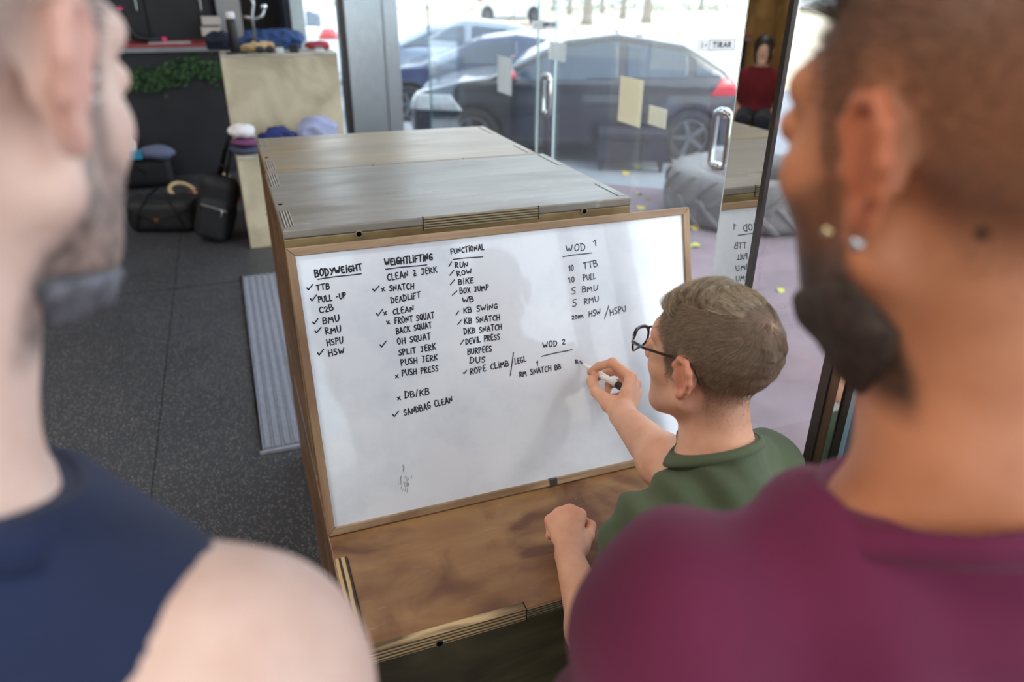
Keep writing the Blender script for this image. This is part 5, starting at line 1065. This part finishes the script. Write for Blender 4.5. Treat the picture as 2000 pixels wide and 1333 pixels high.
D = D[(D[:, 2] > -.93)]; Rt = root_on_head(BK, D); hm = hair_mask(Rt, .07, -.098, .034); keep = (hm > np.random.rand(len(hm))*.9+.05); Rt = Rt[keep]
topm = (Rt[:, 2] > .088+.25*np.abs(Rt[:, 0])-.10*np.clip(Rt[:, 1], -.1, .1)) & (Rt[:, 1] > -.065) | ((Rt[:, 1] > .035) & (Rt[:, 2] > .072) & (np.abs(Rt[:, 0]) < .056))
M_hairK = hair_mat('light_brown_hair', (118, 100, 80), (226, 204, 174)); M_hairKs = hair_mat('short_brown_hair', (104, 88, 72), (178, 154, 128))
A_ = Rt[~topm]; fade = np.clip((A_[:, 2]+.095)/.15, 0, 1); sel = np.random.rand(len(A_)) < .10+.9*fade; A_ = A_[sel]; fade = fade[sel]
strand_mesh('short_hair', BK, PK, M_hairKs, A_, flowK(lambda p: .45+0*p[:, 0]), (.0022+.0085*fade**1.5)*np.random.uniform(.8, 1.15, len(A_)), 3, .00014, np.random.uniform(.8, 1.3, len(A_)))
A_ = Rt[topm]; A_ = np.concatenate([A_, A_+np.random.normal(0, .0012, A_.shape)]); fr = np.clip((A_[:, 1]+.06)/.13, 0, 1)
strand_mesh('top_hair', BK, PK, M_hairK, A_, flowK(lambda p: .45+.55*np.clip((p[:, 1]+.0)/.08, 0, 1)+.35*np.clip((-p[:, 0]-.02)/.04, 0, 1), 1.0), (.014+.020*fr)*np.random.uniform(.75, 1.15, len(A_)), 7, .00020, np.random.uniform(.8, 1.3, len(A_)))
# ------------------------------------------------ glasses, pen
def hl(B, x, y, z): return B.H+B.HF@np.array([x, y, z])
M_tort = mat('tortoise_frame', (44, 28, 22), .2, var=.5, vs=60, coat=.6)
gl = empty('eyeglasses', tuple(hl(BK, 0, .11, .01)), 'dark tortoise framed glasses worn by the kneeling person', 'glasses')
for s in (-1, 1):
    rim = [hl(BK, s*(.034+.0245*math.copysign(abs(math.cos(a))**.75, math.cos(a))), .116-.010*abs(math.cos(a))*(1 if math.cos(a) > 0 else 0), .006+.0185*math.copysign(abs(math.sin(a))**.8, math.sin(a))) for a in np.linspace(0, 2*math.pi, 41)]
    MB().tube(rim, .0019, 8, cap=False).build('rim', M_tort, gl, smooth=True, world=True)
    MB().tube([p for p in rim[4:17]], .0030, 8).build('brow_bar', M_tort, gl, smooth=True, world=True)
    c = sum(rim[:-1])/40; mb = MB(); mb.add(rim[:-1]+[c+BK.HF[:, 1]*.0012], [(i, (i+1) % 40, 40) for i in range(40)]); mb.build('lens', glass('lens_glass' if s < 0 else 'lens_glass_b', (.97, .98, .99), 0, .8), gl, smooth=True, world=True)
    MB().tube([hl(BK, s*.0585, .106, .014), hl(BK, s*.0685, .098, .016), hl(BK, s*.0745, .07, .018), hl(BK, s*.0800, .02, .026), hl(BK, s*.0805, -.012, .034), hl(BK, s*.0790, -.028, .024), hl(BK, s*.0770, -.040, .002)], [.0026, .003, .0026, .0022, .0022, .0022, .0018], 8).build('temple', M_tort, gl, smooth=True, world=True)
MB().tube([hl(BK, -.0105, .117, .012), hl(BK, 0, .122, .014), hl(BK, .0105, .117, .012)], .002, 8).build('bridge', M_tort, gl, smooth=True, world=True)
pn = empty('marker_pen', tuple(tip), 'white marker pen with black end held against the whiteboard', 'pen'); LP = np.linalg.norm(pen_end-tip)
def along(t): return tip+pd*LP*t
MB().tube([along(.0), along(.03), along(.05)], [.0010, .0016, .0024], 12).build('nib', M_black, pn, smooth=True, world=True)
MB().tube([along(.05), along(.09), along(.25), along(.30), along(.32), along(.68)], [.0026, .0036, .0052, .0056, .0072, .0072], 24).build('barrel', mat('pen_white', (236, 236, 232), .3, var=.02), pn, smooth=True, world=True)
MB().tube([along(.68), along(.685), along(.98), along(1.0)], [.0072, .0080, .0080, .0066], 24).build('pen_cap', M_black, pn, smooth=True, world=True)
MB().tube([along(.335), along(.345)], .00735, 20).build('band', M_black, pn, world=True)
# ------------------------------------------------ the man in the maroon shirt (standing, near, right)
def standing(ear, dep_, side, hd, pitch, thd, shd, neckd, arm_out, name_label, skin, hairc, scale_n=1.0, sh_z=-.09, other=.165, roll=0.0):
    HF = frame(hd, pitch, roll); T = frame(thd); e = at(*ear, dep_); H = e-HF@np.array([side*.077, -.008, 0.0])
    N = H-HF[:, 1]*.03-HF[:, 2]*.05+np.array([0, 0, -.115]); N = N+neckd
    sh = [None, None]
    for i, sg in ((0, -1), (1, 1)):
        sh[i] = N+T[:, 0]*sg*(shd if sg == side else other)+np.array([0, 0, sh_z])
    arms = []
    for i, sg in ((0, -1), (1, 1)):
        E = sh[i]+T[:, 0]*sg*arm_out[0]+T[:, 1]*arm_out[1]+np.array([0, 0, -.27]); arms.append((E, E+T[:, 1]*.10-T[:, 0]*sg*.05+np.array([0, 0, -.22])))
    hip = N+np.array([0, 0, -.50])-T[:, 1]*.01; legs = []
    for sg in (-1, 1):
        K = np.array([hip[0], hip[1], hip[2]*.53])+T[:, 0]*sg*.10+T[:, 1]*.02; legs.append((K, np.array([K[0], K[1], .09])-T[:, 1]*.03))
    return HF, T, H, N, sh, arms, hip, legs, e
def simple_hand(Wr, T, sg):
    d = np.array([0, 0, -1.0])*.93+T[:, 1]*.35; d /= np.linalg.norm(d); f_ = T[:, 1]; i_ = -T[:, 0]*sg
    fs = []
    for k in range(4):
        b = Wr+d*.085+f_*(.030-.020*k)*.95; L_ = (.95, 1.05, 1.0, .8)[k]; fs.append([b, b+d*.040*L_+i_*.008, b+d*.062*L_+i_*.022, b+d*.072*L_+i_*.038])
    tt = [Wr+d*.03+f_*.026+i_*.012, Wr+d*.058+f_*.040+i_*.022, Wr+d*.085+f_*.043+i_*.030, Wr+d*.105+f_*.040+i_*.036]
    return hand_sdf(Wr, fs, tt)
def ear_stud(p, r, m, label):
    o = MB().lathe([(.0005, -r), (r*.7, -r*.7), (r, 0), (r*.7, r*.7), (.0005, r)], 14, Matrix.Translation((0, 0, 0))); e = empty('ear_stud', tuple(p), label, 'earring', 'ear studs'); o.build('stud_head', m, e, smooth=True); MB().tube([(0, 0, 0), (.004 if p[0] < 0 else -.004, .004, 0)], .0006, 6).build('stud_post', m, e); return e
HFr, Tr, Hr, Nr, shr, armr, hipr, legr, er = standing((1692, 325), .362, -1, -3, -4, 10, .168, np.array([.034, 0.004, -.054]), (.03, .02), '', None, None, sh_z=-.082)
BR = Body(Hr, HFr, Nr, Tr, shr, armr, hipr, legr, neckr=.048, sh_r=.060, trap=-.028, tr=.85, jb=.020)
BR.hands = [(simple_hand(armr[0][1], Tr, -1), armr[0][1]), (simple_hand(armr[1][1], Tr, 1), armr[1][1])]
PR = empty('person', (Nr[0], Nr[1], 0), 'person standing in a maroon t-shirt, seen from behind at the right edge', 'person')
def hairR(V):
    p = BR.loc(V); h = hair_mask(p, .070, -.060, .05)*(.34+.25*np.clip(p[:, 2]/.06, 0, 1)); b = beard_mask(p, -.016)*(.50+.48*np.clip((-p[:, 2]-.010)/.055, 0, 1))*(.92+.1*wob(p, 130))
    mole = np.exp(-(np.linalg.norm(V-MOLE, axis=1)/.0042)**4)*1.3; return np.clip(np.maximum(np.maximum(h, b), mole), 0, 1)
c_ = [at(1920, 455, d) for d in np.linspace(.25, .45, 200)]; dv = BR.skin(np.array(c_), False); MOLE = c_[int(np.argmax(dv < 0))]
M_skinR = skin_mat('skin_tan', (192, 128, 92), (58, 43, 34))
body_mesh(BR, PR, M_skinR, [(Nr+[-.34, -.22, -.36], Nr+[.36, .24, .34], .0036), (np.array([Nr[0]-.36, Nr[1]-.26, -.01]), np.array([Nr[0]+.38, Nr[1]+.30, Nr[2]-.355]), .009)], hairR, ear_blush(BR))
def beard(B, root, m, thick, drop, cheek, h=.0030, name='beard', f=90, amp=.0016, ztop=-.056, slant=.42):
    def fn(P):
        p = B.loc(P); d = head_sdf(p, False); q = p.copy(); k = np.clip((-p[:, 2]-.065)/.05, 0, 1)
        if drop: d = smin(d, cap(p, (0, .056, -.100), (0, .040, -.100-drop), .026, .014), .03); qq = p.copy(); qq[:, 0] = np.abs(qq[:, 0]); d = smin(d, cap(qq, (.040, .022, -.085), (.016, .042, -.100-drop*.7), .016, .014), .025)
        mk = beard_mask(p*np.array([1, 1, 1.0])+np.array([0, 0, 0]), cheek); zz = p[:, 2] < -.09; mk = np.where(zz & (p[:, 1] > .0), 1.0, mk)
        return smax(smax(d-thick*(.02+.98*k)*np.clip(mk*1.2, 0, 1)+amp*wob(p, f)+amp*.6*wob(p, f*2.2, 3), (.45-mk)*.03, .003), p[:, 2]-ztop+slant*np.clip(p[:, 1], 0, .1), .008)
    c = B.H; o = blob(name, fn, c-.2, c+.2, h, m, root, True, slack=.02); return o
M_beardR = mat('dark_beard', (60, 45, 36), .75, var=.45, vs=160, bump=.8, bs=420, stretch=(1, 1, .35)); beard(BR, PR, M_beardR, .0065, .032, -.030)
def buzz(B, root, m, front, nape, r0, L_, n=26000, soft=.03, dens=1.0, seed=0):
    D = fib(n); D = D+np.random.normal(0, .012, D.shape); D /= np.linalg.norm(D, axis=1)[:, None]; Rt = root_on_head(B, D); hm = hair_mask(Rt, front, nape, soft); keep = hm*dens > np.random.rand(len(hm))
    Rt = Rt[keep]; hm = hm[keep]; W_ = np.array([0, -.08, .085])
    def fl_(p, g, t):
        u = p-W_; u = u-g*(u*g).sum(1)[:, None]; u /= np.maximum(np.linalg.norm(u, axis=1), 1e-6)[:, None]; return u*.5+g*.9
    top = np.clip((Rt[:, 2]-.02)/.08, 0, 1); strand_mesh('buzzed_hair', B, root, m, Rt, fl_, L_*(.35+.65*top)*np.random.uniform(.7, 1.2, len(Rt)), 2, r0, np.random.uniform(.8, 1.2, len(Rt)))
buzz(BR, PR, hair_mat('dark_brown_hair', (52, 38, 28), (96, 72, 54)), .070, -.055, .00016, .009, 30000, .05, .8)
# tuft at the front of the head
D_ = fib(9000); Rt_ = root_on_head(BR, D_); kt = (Rt_[:, 1] > .045) & (Rt_[:, 2] > .068); strand_mesh('front_hair', BR, PR, hair_mat('near_black_hair', (34, 28, 26), (66, 56, 50)), Rt_[kt], lambda p, g, t: g*(1.0-.5*t)+np.array([0, .8, .25]), np.full(int(kt.sum()), .028)*np.random.uniform(.7, 1.1, int(kt.sum())), 4, .00035, np.random.uniform(.8, 1.2, int(kt.sum())))
M_maroon = cloth_mat('maroon_cotton', (104, 36, 66), .10)
cnr = Tr[:, 1]*.34+np.array([0, 0, 1.0])*.94; cnr /= np.linalg.norm(cnr); cr_ = Nr-Tr[:, 1]*.02+np.array([0, 0, .012])
def foldsR(P):
    q = P-shr[0]; u = q@Tr[:, 0]; w_ = q[:, 2]; v = q@Tr[:, 1]; r = np.linalg.norm(q, axis=1)
    f = .0080*np.sin(u*52+w_*16+1.6*wob(P, 10, 2))*np.exp(-((u-.06)/.09)**2)*np.clip((w_+.20)/.1, 0, 1)
    f = f+.0065*np.sin(w_*42+u*22+1.5*wob(P, 9, 5))*np.exp(-((w_+.10)/.10)**2)
    return f+.0045*wob(P, 17, 1.0)
shirt(BR, PR, M_maroon, Nr+[-.36, -.26, -.62], Nr+[.36, .26, .12], .0085, .008, (cr_, cnr, .075), .66, foldsR, hem=Nr[2]-.56)
ribbon_collar(BR, PR, M_maroon, cr_, cnr, .0105, .020)
trousers(BR, PR)
for (K, A) in legr: shoe(PR, A, 9)
M_gold = mat('pale_gold', (222, 206, 160), .2, .9, var=.05)
lob = Hr+HFr@np.array([-.080, -.004, -.037]); ear_stud(lob+HFr@np.array([.003, .014, .000]), .0032, M_gold, 'pale gold ear stud at the front of the lobe of the person in maroon'); ear_stud(lob+HFr@np.array([-.004, -.012, .0]), .0040, M_steel, 'grey ear stud at the back of the lobe of the person in maroon')
# ------------------------------------------------ the man in the navy sleeveless top (standing, near, left)
HFl, Tl, Hl, Nl, shl, arml, hipl, legl, el = standing((128, 150), .33, 1, 27, -13, 22, .165, np.array([-.036, 0, -.048]), (.03, .03), '', None, None, sh_z=-.105)
tgt = at(452, 1322, .372); shl[1] = tgt; arml[1] = (tgt+Tl[:, 0]*.05+Tl[:, 1]*.04+np.array([0, 0, -.26]), tgt+Tl[:, 0]*.02+Tl[:, 1]*.16+np.array([0, 0, -.46]))
BL = Body(Hl, HFl, Nl, Tl, shl, arml, hipl, legl, neckr=.047, sh_r=.062, trap=-.042, tr=.85)
BL.hands = [(simple_hand(arml[0][1], Tl, -1), arml[0][1]), (simple_hand(arml[1][1], Tl, 1), arml[1][1])]
PL = empty('person', (Nl[0], Nl[1], 0), 'person standing in a navy sleeveless top, seen from behind at the left edge', 'person')
def hairL(V):
    p = BL.loc(V); x, y, z = np.abs(p[:, 0]), p[:, 1], p[:, 2]; h = hair_mask(p, .070, -.045, .03)*.45; side = np.clip(1-np.abs(y-.032-.15*np.clip(-z, -.05, .05))/.012, 0, 1)*np.clip((z+.07)/.02, 0, 1)*np.clip((.08-z)/.02, 0, 1)*.75
    b = beard_mask(p, -.030)*np.clip(.66+.22*wob(p, 140)+.2*wob(p, 380, 2), .2, .92); return np.clip(np.maximum(np.maximum(h, side*(x > .04)), b), 0, 1)
M_skinL = skin_mat('skin_pale', (222, 192, 178), (84, 78, 76))
body_mesh(BL, PL, M_skinL, [(Nl+[-.34, -.24, -.36], Nl+[.36, .26, .34], .0036), (np.array([Nl[0]-.40, Nl[1]-.30, -.01]), np.array([Nl[0]+.42, Nl[1]+.34, Nl[2]-.355]), .009)], hairL, ear_blush(BL))
beard(BL, PL, mat('grizzled_beard', (104, 104, 112), .8, var=.6, vs=150, bump=.8, bs=420), .0035, .006, -.040, .0032, f=150, amp=.0016, ztop=-.098, slant=0)
buzz(BL, PL, hair_mat('dark_grey_hair', (44, 42, 44), (92, 88, 88)), .068, -.05, .00016, .008, 22000, .03, .6)
M_navyc = cloth_mat('navy_cotton', (33, 43, 72), .12)
cnl = Tl[:, 1]*.30+np.array([0, 0, 1.0])*.95; cnl /= np.linalg.norm(cnl); cl_ = Nl-Tl[:, 1]*.02+np.array([0, 0, .012])
def foldsL(P):
    q = P-shl[1]; u = q@Tl[:, 0]; w_ = q[:, 2]; return .004*np.sin(w_*38+u*30+1.6*wob(P, 9, 2))+.003*wob(P, 15, 1.0)
n_ = Tl[:, 0]*.44-np.array([0, 0, .88])+Tl[:, 1]*.10; n_ /= np.linalg.norm(n_); n2_ = -Tl[:, 0]*.44-np.array([0, 0, .88])+Tl[:, 1]*.10; n2_ /= np.linalg.norm(n2_); aR = at(525, 1112, .352)
ah = [(aR, n_, shl[1]), (shl[0]-Tl[:, 0]*.0+(aR-shl[1])@Tl[:, 1]*Tl[:, 1]+np.array([0, 0, (aR-shl[1])[2]]), n2_, shl[0])]
shirt(BL, PL, M_navyc, Nl+[-.36, -.28, -.62], Nl+[.36, .28, .12], .005, .008, (cl_, cnl, .098), 0, foldsL, 'sleeveless_top', Nl[2]-.56, ah)
ribbon_collar(BL, PL, M_navyc, cl_, cnl, .007, .018)
trousers(BL, PL)
for (K, A) in legl: shoe(PL, A, 22)
sp = Hl+HFl@np.array([.071, .016, -.002]); ear_stud(at(176, 150, .352), .0028, M_sign, 'white ear stud high by the ear of the person in navy'); ear_stud(at(178, 192, .352), .0030, M_sign, 'white ear stud low by the ear of the person in navy')
# ------------------------------------------------ the woman at the plywood wall, seen in the mirror post
hw = np.array([-3.05, 4.55, 1.10]); HFw = frame(140, -4); Tw = frame(140); Nw = hw-HFw[:, 1]*.03+np.array([0, 0, -.15]); shw = [Nw+Tw[:, 0]*s*.14+np.array([0, 0, -.07]) for s in (-1, 1)]
armw = [(shw[0]+np.array([0, 0, -.25])-Tw[:, 0]*.08, shw[0]+np.array([0, 0, -.42])+Tw[:, 1]*.12), (shw[1]+np.array([0, 0, -.25])+Tw[:, 0]*.10, shw[1]+np.array([0, 0, -.40])+Tw[:, 1]*.12)]
hipw = Nw+np.array([0, 0, -.44]); legw = [(hipw+Tw[:, 1]*.40+Tw[:, 0]*s*.09+np.array([0, 0, .0]), np.array([0, 0, 0])) for s in (-1, 1)]; legw = [(K, np.array([K[0], K[1], .08])+Tw[:, 1]*.02) for K, A in legw]
BW_ = Body(hw, HFw, Nw, Tw, shw, armw, hipw, legw, neckr=.044, sh_r=.048, belly=.085); BW_.hands = [(simple_hand(armw[0][1], Tw, -1), armw[0][1]), (simple_hand(armw[1][1], Tw, 1), armw[1][1])]
PW = empty('person', (hipw[0], hipw[1], 0), 'person seated in a dark red top by the plywood wall, reflected in the mirror post', 'person')
body_mesh(BW_, PW, skin_mat('skin_light', (216, 168, 144), (60, 44, 36)), [(np.array([hw[0]-.6, hw[1]-.7, -.01]), np.array([hw[0]+.6, hw[1]+.6, 1.28]), .008)], None, None)
shirt(BW_, PW, cloth_mat('dark_red_cotton', (104, 26, 30)), Nw+[-.4, -.4, -.5], Nw+[.4, .4, .1], .006, .01, (Nw+np.array([0, 0, .01]), np.array([0, 0, 1.0]), .07), .8, lambda P: .003*wob(P, 20), 'red_top', Nw[2]-.46)
trousers(BW_, PW, .01, M_trous, .10, 'leggings')
for K, A in legw: shoe(PW, A, 140)
def lh(P):
    p = BW_.loc(P); d = head_sdf(p, False)-.016; d = smax(d, -(smin(ell(p, (0, .085, -.01), (.055, .06, .085)), cap(p, (0, .1, -.05), (0, .1, -.3), .06, .1), .02)), .01); d = smin(d, cap(p, (0, -.07, -.02), (0, -.08, -.26), .065, .05), .04); return d+.004*wob(p, 40)
blob('long_hair', lh, hw-.36, hw+.26, .008, mat('black_brown_hair', (38, 28, 24), .5, var=.3, vs=80), PW, True, slack=.03)
st = plyo((hipw[0]-.33, hipw[1]-.14, 0), (.66, .36, .50), 'plywood jump box the person in dark red sits on', M_topb, M_front, M_side, 'none', 'plywood jump boxes', False)
